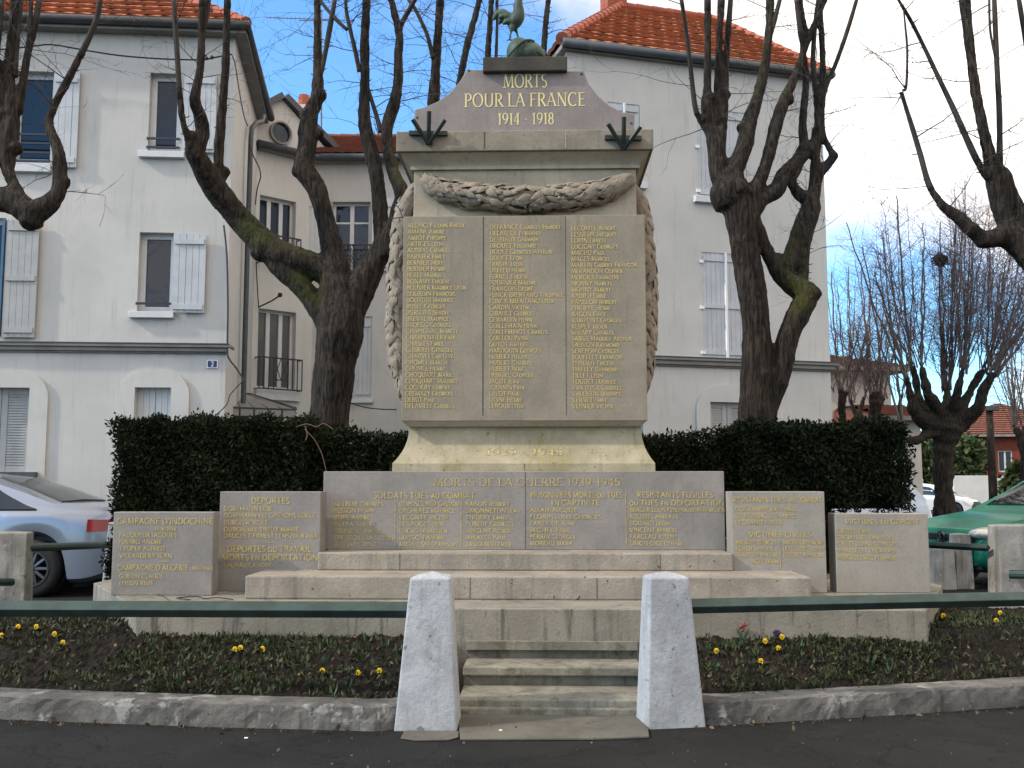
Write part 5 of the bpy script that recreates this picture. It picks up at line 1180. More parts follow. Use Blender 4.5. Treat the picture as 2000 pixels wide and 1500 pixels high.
# ------------------------------------------------------------------ hedges
def hedge(x0, x1, y0, y1, zt, n, label, core=True, thin_low=0.0, seed=1, thin_right=0.0, zbot=.05):
    r = np.random.default_rng(seed); h = empty('hedge', ((x0 + x1) / 2, (y0 + y1) / 2, 0)); tag(h, label, 'hedge')
    nz = lambda a, b, s: .06 * np.sin(a * 5.1 + s) * np.cos(b * 4.3 + s * 2) + .04 * np.sin(a * 11.3 + b * 9.1 + s)
    A = [(x1 - x0) * (zt - zbot), (x1 - x0) * (y1 - y0), (y1 - y0) * (zt - zbot)]; A = [A[0] * 1.3, A[1], A[2], A[2]]; tot = sum(A); pts = []
    for f, ar in enumerate(A):
        m = int(n * ar / tot); u = r.random(m); w = r.random(m); d = np.abs(r.normal(0, .07, m))
        if f == 0: p = np.stack([x0 + (x1 - x0) * u, y0 + d, zbot + (zt - zbot) * w], 1); p[:, 1] += nz(p[:, 0], p[:, 2], seed)
        elif f == 1: p = np.stack([x0 + (x1 - x0) * u, y0 + (y1 - y0) * w, zt - d], 1); p[:, 2] += nz(p[:, 0], p[:, 1], seed + 1) * .9 + np.where(r.random(m) < .05, r.random(m) * .07, 0)
        else:
            p = np.stack([(x0 + d) if f == 2 else (x1 - d), y0 + (y1 - y0) * u, zbot + (zt - zbot) * w], 1); p[:, 0] += nz(p[:, 1], p[:, 2], seed + 2)
        pts.append(p)
    pts = np.concatenate(pts); keep = np.ones(len(pts), bool); t = (pts[:, 2] - zbot) / (zt - zbot); u = (pts[:, 0] - x0) / (x1 - x0)
    if thin_low: keep &= ~((r.random(len(pts)) < thin_low) & (t < .62) & (np.sin(pts[:, 0] * 9 + pts[:, 2] * 7) + np.sin(pts[:, 0] * 21 - pts[:, 2] * 17) > -.2))
    if thin_right: keep &= ~((r.random(len(pts)) < thin_right) & (u > .56 + .1 * np.sin(pts[:, 2] * 9)) & (t < .60 + .05 * np.sin(pts[:, 0] * 8)) & (np.sin(pts[:, 0] * 13 + pts[:, 2] * 11) + np.sin(pts[:, 0] * 23 - pts[:, 2] * 19) > -1.1))
    pts = pts[keep]
    f = scatter('foliage', pts, .05, M['hedge'], h, 2.6, seed, .15); f.matrix_parent_inverse = Matrix.Translation(-Vector(h.location))
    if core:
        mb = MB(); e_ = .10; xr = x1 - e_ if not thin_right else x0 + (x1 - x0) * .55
        mb.box(x0 + e_, xr, y0 + e_ + .05, y1 - e_, 0, zt - e_)  # solid near-black box fills the hedge behind the leaves
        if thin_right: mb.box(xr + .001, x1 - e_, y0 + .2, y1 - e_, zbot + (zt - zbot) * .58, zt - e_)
        part(mb, 'inner_core', M['hedge_core'], h)
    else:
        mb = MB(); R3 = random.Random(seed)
        mb.box(x0, x1, y0 + .18, y1 - .18, zt * .56, zt - .1)  # solid near-black box in the upper part; the tubes below are stems
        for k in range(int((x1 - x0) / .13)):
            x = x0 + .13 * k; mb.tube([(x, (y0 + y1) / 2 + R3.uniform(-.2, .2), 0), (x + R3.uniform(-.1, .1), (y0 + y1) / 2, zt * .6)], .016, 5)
        part(mb, 'inner_core', M['hedge_core'], h)
    return h
YH = 9.95
hx = lambda px, Y=YH: (px - 1054) / F * Y
hedge(hx(212), hx(588), YH, YH + 1.0, aY(400, 820, YH).z, 62000, 'tall dark yew hedge clipped to a block behind the left name slabs', seed=3)
hedge(hx(590) + .01, hx(800), YH + .15, YH + .8, aY(690, 846, YH + .1).z, 20000, 'lower thin hedge between the tall left hedge and the memorial', False, .88, 5)
hedge(hx(1243), hx(1438), YH + .15, YH + .8, aY(1340, 850, YH + .1).z, 19000, 'lower thin hedge between the memorial and the tall right hedge', False, .86, 7)
hedge(hx(1440) + .01, hx(1768), YH, YH + .95, aY(1600, 829, YH).z, 50000, 'tall dark yew hedge with see-through patches, behind the right name slabs', True, 0, 9, .93)
# dry bramble stems tangled on the low left hedge
mb = MB(); mb.tube(catmull([aY(x, y, YH - .02) for x, y in ((578, 834), (600, 828), (618, 834), (632, 827), (650, 838))], 3), .004, 5)
mb.tube(catmull([aY(x, y, YH - .05) for x, y in ((595, 838), (612, 856), (626, 880), (634, 906), (638, 925))], 3), .0035, 5); mb.tube(catmull([aY(x, y, YH - .03) for x, y in ((596, 832), (600, 848), (597, 860))], 3), .005, 5)
tag(mb.build('bramble_stem', simple('dry stem', (.16, .10, .07), .8)), 'dry pale bramble stems caught on the low left hedge', 'plant')

# ------------------------------------------------------------------ bare pollarded trees beside the memorial
def depth_field(px, py, amp, ph):
    k = min(1.0, max(0, (640 - py) / 480)); return amp * k * (sin(px * .011 + ph) + .5 * sin(px * .023 + py * .004 + ph * 2))
def twig_tree(mb, p, d, length, r, rnd, level=0, droop=0.0, nseg=6, spread=.9):
    pts = [Vector(p)]; d = Vector(d).normalized(); rad = [r]
    for i in range(nseg):
        d = (d + Vector((rnd.gauss(0, .16), rnd.gauss(0, .16), rnd.gauss(0, .12) + droop))).normalized()
        pts.append(pts[-1] + d * (length / nseg)); rad.append(r * (1 - .75 * (i + 1) / nseg))
        if level < 2 and rnd.random() < (.75 if level == 0 else .6):
            s = Vector((rnd.gauss(0, 1), rnd.gauss(0, 1), rnd.gauss(.1, .7))); s = (s - d * s.dot(d)).normalized()
            twig_tree(mb, pts[-1], d * .7 + s * spread, length * rnd.uniform(.3, .55), max(rad[-1] * .7, .0022), rnd, level + 1, droop, 4, spread)
    mb.tube(pts, rad, 4 if level == 0 else 3, cap=False)
def street_tree(limbs, Y, label, amp, ph, base, trunk_pts=None, seed=1, n_twigs=60, knobs=(), vox=.02):
    loc = aY(base[0], base[1], Y); loc.z = 0
    t = empty('tree', loc); tag(t, label, 'tree'); rnd = random.Random(seed)
    tm = MB(); cm = MB(); ends = []
    for lb in limbs:
        P = []
        for px, py, w in lb:
            y = Y + depth_field(px, py, amp, ph); P.append((*aY(px, py, y), w * .47 * y / F))
        P = catmull(P, 5)
        k = next((i for i, q in enumerate(P) if q[3] < .034), len(P))
        if P[0][3] < .034: k = 0
        if k >= 2:
            jj = [q[3] * (1 + rnd.uniform(-.03, .035)) for q in P[:k + 1]]
            tm.tube([q[:3] for q in P[:k + 1]], jj, 12)
        if k >= len(P) and lb[-1][1] <= 5:
            d = (Vector(P[-1][:3]) - Vector(P[-3][:3])).normalized(); q = [Vector(P[-2][:3]), Vector(P[-1][:3])]; rr = [P[-2][3], P[-1][3]]
            for i in range(6):
                d = (d + Vector((rnd.gauss(0, .05), rnd.gauss(0, .05), .06))).normalized(); q.append(q[-1] + d * .5); rr.append(P[-1][3] * (1 - .14 * (i + 1)))
            cm.tube(q, rr, 9)
        if k < len(P):
            kk = max(0, k - 1); cm.tube([q[:3] for q in P[kk:]], [q[3] * rnd.uniform(.95, 1.05) for q in P[kk:]], 8)
            P2 = P[kk:]
            # continue the shoot above the frame
            d = Vector(P2[-1][:3]) - Vector(P2[-2][:3]); d.normalize()
            if lb[-1][1] <= 5:
                e0 = Vector(P2[-1][:3]); r0 = P2[-1][3]; q = [e0]; rr = [r0]
                for i in range(5):
                    d = (d + Vector((rnd.gauss(0, .05), rnd.gauss(0, .05), .06))).normalized(); q.append(q[-1] + d * .45); rr.append(r0 * (1 - .17 * (i + 1)))
                cm.tube(q, rr, 7)
        if len(P) > 2:
            for i in range(2, len(P) - 1):
                if P[i][3] < .075: ends.append((Vector(P[i][:3]), (Vector(P[i + 1][:3]) - Vector(P[i - 1][:3])).normalized(), P[i][3]))
        elif len(P) == 2: pass
    for px, py, w in knobs:
        y = Y + depth_field(px, py, amp, ph); p = aY(px, py, y); r = w * .5 * y / F; tm.ball(p, r, r, r * .9, 10, 8, .25, rnd)
    tr = part(tm, 'trunk', M['bark'], t, smooth=True)
    m = tr.modifiers.new('merge', 'REMESH'); m.mode = 'VOXEL'; m.voxel_size = vox; m.use_smooth_shade = True
    s = tr.modifiers.new('soften', 'SMOOTH'); s.iterations = 2; s.factor = .5
    tx = bpy.data.textures.new('bark lumps', 'CLOUDS'); tx.noise_scale = .09; tx.noise_depth = 3
    dm = tr.modifiers.new('lumps', 'DISPLACE'); dm.texture = tx; dm.strength = .020; dm.mid_level = .5; dm.texture_coords = 'GLOBAL'
    part(cm, 'branches', M['bark_light'], t, smooth=True)
    tw = MB()
    for k in range(n_twigs):
        p, d, r = rnd.choice(ends); s_ = Vector((rnd.gauss(0, 1), rnd.gauss(0, .8), rnd.gauss(.1, .4))); s_ = (s_ - d * s_.dot(d)).normalized()
        twig_tree(tw, p + s_ * r * .5, s_ + d * .25, rnd.uniform(.25, 1.15), rnd.uniform(.0035, .007), rnd, 0, rnd.choice((-.06, .0, .05)))
    for k in range(n_twigs):
        p, d, r = rnd.choice(ends); s_ = Vector((rnd.gauss(0, 1), rnd.gauss(0, 1), 0)).normalized(); tw.tube([p + s_ * r * .7, p + s_ * (r + rnd.uniform(.01, .05)) + Vector((0, 0, rnd.uniform(-.01, .03)))], [.007, .004], 4)
    part(tw, 'twigs', M['twig'], t)
    return t

street_tree([
 [(637, 1010, 104), (638, 900, 92), (641, 840, 86), (648, 770, 86), (656, 700, 90), (666, 640, 100), (664, 590, 88), (656, 540, 70), (650, 492, 52), (634, 423, 41), (618, 369, 44), (594, 328, 46), (600, 287, 41), (601, 254, 42), (606, 224, 36), (619, 190, 29), (621, 150, 24), (620, 75, 17), (620, 0, 16)],
 [(660, 600, 70), (650, 545, 62), (620, 522, 58), (580, 508, 58), (535, 492, 64), (505, 465, 60), (467, 426, 54), (420, 368, 52), (398, 330, 48), (380, 297, 40), (374, 275, 28)],
 [(655, 690, 60), (640, 640, 46), (612, 590, 44), (585, 556, 44), (550, 525, 44), (520, 490, 40)],
 [(378, 285, 24), (365, 262, 17), (354, 215, 14), (345, 90, 12), (339, 0, 11)],
 [(385, 290, 34), (395, 262, 32), (393, 235, 30), (381, 195, 24), (390, 140, 18), (393, 100, 18), (397, 0, 19)], [(395, 70, 9), (405, 30, 9), (409, 0, 8)],
 [(428, 372, 34), (426, 328, 24), (429, 270, 22), (436, 190, 19), (441, 120, 18), (444, 0, 15)], [(434, 340, 30), (440, 333, 24)],
 [(619, 165, 14), (631, 125, 11), (645, 50, 12), (654, 0, 10)],
 [(664, 690, 80), (680, 620, 70), (702, 568, 66), (730, 515, 52), (746, 480, 42), (745, 455, 34), (743, 423, 35), (740, 382, 32), (735, 341, 32), (724, 292, 32), (713, 246, 29), (711, 205, 25), (713, 150, 21), (712, 90, 21), (716, 0, 18)],
 [(702, 140, 10), (694, 100, 9.5), (685, 62, 9), (677, 25, 8), (675, 0, 7)], [(678, 58, 8), (655, 37, 8), (630, 7, 7), (626, 0, 7)],
 [(748, 500, 40), (760, 470, 34), (775, 420, 33), (785, 380, 33), (770, 341, 29), (760, 303, 26), (755, 259, 26), (762, 227, 28), (773, 191, 25), (778, 150, 21), (778, 110, 20), (780, 70, 18), (767, 12, 15), (764, 0, 15)],
 [(779, 65, 13), (785, 45, 12), (800, 18, 11), (810, 0, 10)], [(744, 258, 12), (735, 225, 10), (724, 190, 9), (716, 165, 8)],
], 11.1, 'large bare tree with three mossy limbs left of the memorial', .45, 1.0, (640, 1000), seed=4, n_twigs=55, knobs=((374, 268, 30), (438, 336, 26), (621, 262, 26), (585, 335, 34), (746, 458, 34), (520, 487, 62), (625, 187, 30), (600, 225, 34)))
street_tree([
 [(905, 900, 70), (905, 760, 66), (898, 600, 60), (880, 420, 44), (852, 260, 32), (847, 200, 28), (850, 150, 23), (853, 100, 20), (860, 0, 18)],
 [(846, 115, 10), (835, 70, 9), (818, 32, 8), (806, 10, 8), (794, -5, 7)],
 [(900, 650, 50), (885, 420, 30), (890, 240, 18), (897, 165, 15), (912, 90, 16), (930, 25, 14), (936, 0, 13)],
 [(905, 700, 50), (930, 450, 30), (950, 250, 16), (953, 108, 14), (957, 50, 13), (960, 0, 13)],
 [(940, 400, 18), (962, 230, 8), (969, 108, 7), (971, 40, 6), (971, 0, 6)],
 [(907, 720, 52), (980, 500, 36), (1040, 300, 22), (1053, 180, 17), (1061, 110, 15), (1066, 45, 13), (1071, 0, 12)],
], 12.6, 'bare tree hidden behind the memorial with shoots rising above its cornice', .4, 2.2, (905, 1000), seed=9, n_twigs=42, knobs=((848, 200, 30), (1062, 108, 16)))
street_tree([
 [(1478, 1010, 90), (1478, 900, 80), (1476, 820, 74), (1478, 715, 66), (1476, 627, 58), (1464, 540, 63), (1452, 470, 58), (1444, 417, 66), (1430, 375, 66), (1406, 345, 42), (1400, 300, 40), (1393, 265, 34), (1383, 240, 26), (1379, 205, 24), (1382, 150, 17), (1382, 0, 15)],
 [(1388, 262, 22), (1370, 237, 15), (1358, 210, 12), (1349, 135, 10), (1340, 60, 9), (1331, 0, 9)],
 [(1396, 275, 26), (1396, 230, 22), (1400, 190, 18), (1403, 120, 15), (1409, 0, 16)],
 [(1402, 300, 34), (1407, 255, 28), (1414, 195, 21), (1418, 120, 15), (1427, 0, 11)],
 [(1440, 400, 60), (1434, 340, 40), (1454, 285, 37), (1463, 240, 34), (1478, 195, 26), (1493, 135, 22), (1502, 60, 18), (1504, 0, 18)],
 [(1500, 80, 12), (1511, 45, 11), (1523, 0, 9)],
 [(1450, 430, 56), (1466, 385, 38), (1487, 345, 29), (1502, 300, 27), (1517, 240, 28), (1532, 195, 25), (1553, 150, 19), (1568, 105, 15), (1592, 45, 14), (1610, 0, 14)],
 [(1576, 68, 13), (1567, 35, 13), (1562, 0, 13)],
 [(1455, 430, 56), (1484, 392, 36), (1517, 370, 36), (1530, 340, 29), (1550, 321, 29), (1571, 300, 31), (1592, 279, 26), (1596, 255, 21), (1604, 210, 17), (1607, 120, 14), (1600, 0, 12)],
 [(1572, 300, 22), (1568, 240, 18), (1574, 150, 15), (1563, 60, 12), (1556, 0, 11)],
 [(1484, 860, 60), (1496, 802, 48), (1522, 735, 46), (1538, 662, 46), (1560, 612, 50), (1574, 580, 48), (1552, 560, 44), (1524, 535, 38), (1498, 490, 29), (1476, 440, 32), (1455, 410, 34)],
 [(1528, 540, 36), (1541, 512, 38), (1552, 470, 27), (1562, 437, 26), (1580, 395, 24), (1586, 380, 24)],
 [(1562, 570, 30), (1567, 545, 26), (1573, 470, 26), (1584, 425, 32), (1586, 405, 36), (1580, 390, 34), (1562, 380, 26), (1547, 356, 20), (1557, 330, 20), (1566, 305, 16)],
 [(1522, 535, 20), (1519, 494, 15)],
 [(1586, 400, 30), (1596, 345, 26), (1612, 326, 22), (1627, 306, 18), (1619, 288, 14), (1608, 262, 12), (1606, 215, 11), (1612, 175, 10), (1634, 120, 9), (1655, 60, 9), (1673, 0, 8)],
 [(1590, 360, 24), (1592, 324, 20), (1597, 250, 16), (1594, 190, 13), (1588, 120, 11), (1592, 50, 10), (1598, 0, 9)],
], 11.2, 'large bare forked tree with bright moss on its crossing limbs, right of the memorial', .45, 3.4, (1478, 1000), seed=14, n_twigs=48, knobs=((1575, 575, 56), (1371, 234, 22), (1415, 186, 26), (1383, 190, 26), (1453, 250, 30), (1537, 195, 30), (1571, 295, 36), (1628, 306, 20), (1427, 380, 86), (1416, 348, 46)))
street_tree([
 [(-260, 1100, 110), (-250, 900, 100), (-240, 640, 95), (-200, 480, 80), (-120, 405, 66), (-40, 388, 58), (0, 389, 56), (30, 396, 58), (60, 415, 54), (90, 402, 46), (114, 375, 33), (117, 330, 31), (111, 285, 25), (96, 245, 20), (102, 216, 18), (126, 168, 18), (156, 111, 15), (186, 45, 12), (196, 0, 11)],
 [(36, 388, 36), (26, 358, 26), (15, 330, 27), (16, 285, 42), (20, 240, 40), (18, 195, 38), (17, 140, 24), (24, 60, 20), (30, 0, 20)],
 [(34, 220, 24), (42, 186, 18), (51, 120, 17), (66, 60, 15), (77, 0, 13)], [(28, 150, 14), (35, 70, 10), (42, 0, 9)], [(48, 140, 12), (58, 60, 10), (61, 0, 9)],
 [(-30, 380, 40), (-20, 300, 30), (-14, 200, 24), (-6, 100, 16), (2, 0, 14)],
], 9.3, 'bare tree whose mossy limb curls in from the left edge of the picture', .3, .4, (-260, 1000), seed=21, n_twigs=26, knobs=((62, 432, 46), (126, 355, 26), (28, 290, 34), (10, 225, 40), (96, 240, 20)))
street_tree([
 [(2190, 1100, 120), (2180, 900, 110), (2160, 700, 100), (2090, 570, 84), (2030, 510, 70), (1986, 472, 58), (1954, 463, 42), (1923, 468, 36), (1895, 446, 30), (1867, 421, 26), (1840, 400, 19), (1815, 362, 14), (1797, 300, 12), (1782, 250, 11), (1770, 212, 9), (1761, 182, 9)],
 [(1764, 176, 6), (1770, 168, 6), (1772, 100, 5), (1768, 50, 4), (1764, 10, 3)],
 [(1985, 470, 48), (1962, 430, 36), (1950, 385, 40), (1940, 335, 36), (1932, 300, 27), (1920, 250, 23), (1905, 175, 22), (1892, 75, 21), (1884, 0, 24)],
 [(1938, 350, 26), (1917, 330, 16), (1890, 275, 14), (1862, 212, 12), (1830, 145, 10), (1800, 82, 8), (1777, 37, 8), (1755, 0, 6)],
 [(1948, 350, 26), (1952, 315, 15), (1952, 225, 12), (1947, 125, 12), (1942, 0, 10)],
 [(2015, 490, 56), (1995, 430, 42), (1968, 380, 40), (1960, 345, 34), (1955, 330, 24)], [(2030, 480, 30), (2040, 300, 22), (2010, 120, 12), (1990, 0, 10)],
 [(2060, 540, 40), (2080, 300, 26), (2060, 100, 16), (2040, -10, 12)], [(1944, 110, 6), (1934, 60, 5), (1932, 0, 5)],
], 9.6, 'bare tree whose dark limb reaches in from the right edge of the picture', .3, 5.0, (2190, 1000), seed=28, n_twigs=30, knobs=((1960, 345, 34), (1955, 462, 46), (1922, 468, 40), (1895, 447, 34), (1760, 182, 11), (1918, 332, 16)))

# ------------------------------------------------------------------ distant pollarded trees
def pollard(base, trunk, heads, Y, label, shoots, top, seed, twigs=9, sr=3.2, weights=None):
    rnd = random.Random(seed); loc = aY(*base, Y); loc.z = 0; t = empty('pollard_tree', loc); tag(t, label, 'tree', None)
    tm = MB()
    for lb in [trunk] + heads:
        P = catmull([(*aY(px, py, Y + (dy if k else 0)), w * .43 * Y / F) for k, (px, py, w, dy) in enumerate([(q + (0,))[:4] for q in lb])], 4)
        tm.tube([q[:3] for q in P], [q[3] * rnd.uniform(.9, 1.12) for q in P], 10)
    tr = part(tm, 'trunk', M['bark'], t, smooth=True); m = tr.modifiers.new('merge', 'REMESH'); m.mode = 'VOXEL'; m.voxel_size = .045; m.use_smooth_shade = True
    tx = bpy.data.textures.new('pollard lumps', 'CLOUDS'); tx.noise_scale = .16; dm = tr.modifiers.new('lumps', 'DISPLACE'); dm.texture = tx; dm.strength = .07; dm.texture_coords = 'GLOBAL'
    cm = MB(); tw = MB(); tips = [(h[-1] + (0,))[:4] for h in heads] or [(trunk[-1] + (0,))[:4]]
    for k in range(shoots):
        h = rnd.choices(tips, weights)[0] if weights else rnd.choice(tips); px0, py0 = h[0] + rnd.uniform(-10, 10) * Y / 22, h[1] + rnd.uniform(-5, 12)
        u = rnd.random(); tx_, ty_ = top(u, h, rnd); y0 = Y + h[3]; y1 = Y + h[3] * 1.2 + rnd.uniform(-1.2, 1.2)
        a = aY(px0, py0, y0); b = aY(tx_, ty_, y1); mid = a.lerp(b, .45) + Vector(((b.x - a.x) * rnd.uniform(.08, .22), rnd.uniform(-.2, .2), rnd.uniform(-.1, .3)))
        r0 = (rnd.uniform(.4, .85) if k > len(tips) * 2 else rnd.uniform(1.0, 1.6)) * sr * .72 * Y / F
        if k <= len(tips) * 2:                      # leader shoots carry each limb on upwards
            h = tips[k % len(tips)]; y0 = Y + h[3]; tx_, ty_ = top(u, h, rnd); a = aY(h[0], h[1] + 5, y0); b = aY(tx_, ty_, y0 + rnd.uniform(-.5, .5)); mid = a.lerp(b, .45) + Vector(((b.x - a.x) * .12, 0, .1))
        P = catmull([a, mid, b], 7)
        P = [Vector(p) for p in P]
        for i in range(1, len(P) - 1): P[i] += Vector((rnd.gauss(0, .014), rnd.gauss(0, .014), rnd.gauss(0, .01)))
        cm.tube(P, [r0 * (1 - .62 * i / (len(P) - 1)) for i in range(len(P))], 5)
        for q in range(twigs):
            i = rnd.randrange(3, len(P) - 1); d = (P[i + 1] - P[i]).normalized(); s_ = Vector((rnd.gauss(0, 1), rnd.gauss(0, 1), rnd.gauss(.2, .4))); s_ = (s_ - d * s_.dot(d)).normalized()
            twig_tree(tw, P[i], s_ * .8 + d * .55, rnd.uniform(.35, 1.2) * Y / 22, .0045 * Y / 22, rnd, 1, .03, 5)
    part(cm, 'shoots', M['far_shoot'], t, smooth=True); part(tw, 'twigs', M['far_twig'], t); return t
def top_big(u, h, rnd):
    x = h[0] + (h[0] - 1848) * rnd.uniform(.2, 1.5) + rnd.uniform(-45, 45); x = min(max(x, 1622), 2060)
    return x, 335 + abs(x - 1850) * .40 + rnd.uniform(0, 170) + (rnd.uniform(0, 200) if rnd.random() < .25 else 0)
pollard((1846, 1070), [(1848, 1090, 54), (1846, 1000, 46), (1842, 920, 43), (1845, 870, 48), (1848, 838, 72), (1850, 812, 54)],
 [[(1830, 832, 44), (1792, 812, 32, -.4), (1778, 770, 18, -.5), (1770, 735, 13, -.6)], [(1835, 822, 44), (1800, 792, 22, .4), (1788, 740, 17, .6), (1782, 715, 12, .6)], [(1842, 815, 40), (1815, 775, 23, -.5), (1804, 735, 18, -.6), (1800, 715, 13, -.6)],
  [(1850, 815, 40), (1850, 780, 20, .6), (1848, 760, 13, .8)], [(1858, 815, 40), (1868, 775, 21, -.4), (1876, 740, 17, -.5), (1880, 720, 12, -.5)], [(1865, 820, 40), (1888, 778, 21, .4), (1912, 735, 18, .6), (1925, 722, 12, .6)],
  [(1868, 832, 44), (1908, 800, 29, -.3), (1920, 765, 23, -.4), (1940, 728, 17, -.5)], [(1826, 838, 34), (1806, 850, 20, -.3), (1790, 860, 20, -.4), (1768, 858, 17, -.5)]],
 22, 'big bare pollarded tree with a fan of shoots behind the green car', 105, top_big, 40, 30, 2.9, [1, .8, 1, 2.4, 2, 2.2, 3, .3])
def top_small(u, h, rnd): return h[0] + rnd.uniform(-55, 60), 500 + rnd.uniform(0, 170)
pollard((1646, 900), [(1650, 1010, 15), (1648, 840, 14), (1644, 800, 17), (1646, 772, 18)], [[(1646, 775, 16), (1640, 762, 10)], [(1646, 775, 16), (1654, 764, 10)]], 29, 'slim bare pollard nearest the right house, above the hedge', 15, top_small, 41, 13, 2.4)
pollard((1674, 900), [(1676, 1010, 16), (1676, 840, 17), (1674, 818, 20), (1680, 806, 12)], [[(1672, 812, 12), (1660, 780, 8)], [(1678, 808, 12), (1688, 775, 8)]], 30, 'short bare pollard, middle one of three above the right hedge', 12, top_small, 42, 13, 2.4)
pollard((1712, 900), [(1706, 1010, 24), (1708, 830, 24), (1710, 800, 28), (1712, 785, 32)], [[(1712, 790, 28), (1703, 770, 16)], [(1712, 790, 28), (1712, 765, 18)], [(1712, 790, 28), (1724, 775, 14)]], 28.5, 'thickest of three bare pollards above the right hedge', 18, top_small, 43, 13, 2.6)
pollard((1758, 900), [(1760, 1010, 14), (1758, 830, 12), (1757, 790, 10), (1762, 770, 8)], [[(1757, 795, 10), (1760, 778, 7)]], 27, 'thin young bare tree at the right end of the tall right hedge', 7, lambda u, h, r: (h[0] + r.uniform(-45, 40), 560 + r.uniform(0, 140)), 44, 6, 2.0)
pollard((2000, 960), [(2004, 1030, 22), (2002, 900, 22), (2000, 870, 28), (1996, 858, 24)], [[(1998, 862, 24), (1984, 835, 12)], [(2000, 862, 24), (2006, 830, 14)]], 30, 'bare pollard at the right edge in front of the brick house', 24, lambda u, h, r: (h[0] + r.uniform(-95, 60), 520 + r.uniform(0, 190)), 45, 9, 2.4)
ne = aY(1836, 508, 21.6); mb = MB(); R3 = random.Random(8)
for k in range(90):
    a = R3.uniform(0, 6.28); e_ = R3.uniform(-1, 1); p = Vector((.12 * cos(a) * sqrt(1 - e_ * e_), .12 * sin(a) * sqrt(1 - e_ * e_), .13 * e_)) + ne; d = Vector((R3.gauss(0, 1), R3.gauss(0, 1), R3.gauss(0, .5))).normalized() * .07
    mb.tube([p - d, p + d], .012, 4)
mb.ball(ne, .13, .13, .13, 10, 8, .3)
tag(mb.build('bird_nest', M['twig']), 'dark round bird nest high in the big pollarded tree', 'nest')

# evergreen shrubs before the brick house
def shrub(px, py_top, w, Y, label, seed, n=2600, mat='evergreen', name='evergreen_shrub'):
    r = np.random.default_rng(seed); c = aY(px, 1000, Y); sz_ = .30 * max(1, Y / 44); top = aY(px, py_top, Y).z; hw = w * .5 * Y / F; t = empty(name, (c.x, Y, 0)); tag(t, label, 'shrub')
    cl = r.normal(size=(34, 3)); cl /= np.linalg.norm(cl, axis=1)[:, None]; cl *= (.55 + .4 * r.random(34))[:, None]
    k = r.integers(0, 34, n); p = cl[k] + r.normal(0, .16, (n, 3)); P = np.stack([c.x + p[:, 0] * hw * .85, Y + p[:, 1] * hw * .8, top * .52 + p[:, 2] * top * .46], 1); P[:, 2] = np.clip(P[:, 2], .03, None)
    f = scatter('foliage', P, sz_, M[mat], t, 1.9, seed); f.matrix_parent_inverse = Matrix.Translation(-Vector(t.location))
    mb = MB(); mb.tube([(c.x, Y, 0), (c.x + .05, Y, top * .7)], [.1, .04], 7); part(mb, 'trunk', M['bark'], t); return t
shrub(1822, 836, 80, 56, 'dark green shrub left of the big pollarded trunk', 51); shrub(1888, 846, 90, 56, 'grey green bushy shrub right of the big pollarded trunk', 52, 3200); shrub(1990, 905, 66, 38, 'evergreen shrub above the green car at the right edge', 53)
shrub(1785, 850, 50, 56, 'dull green shrub behind the low white outbuilding', 54)

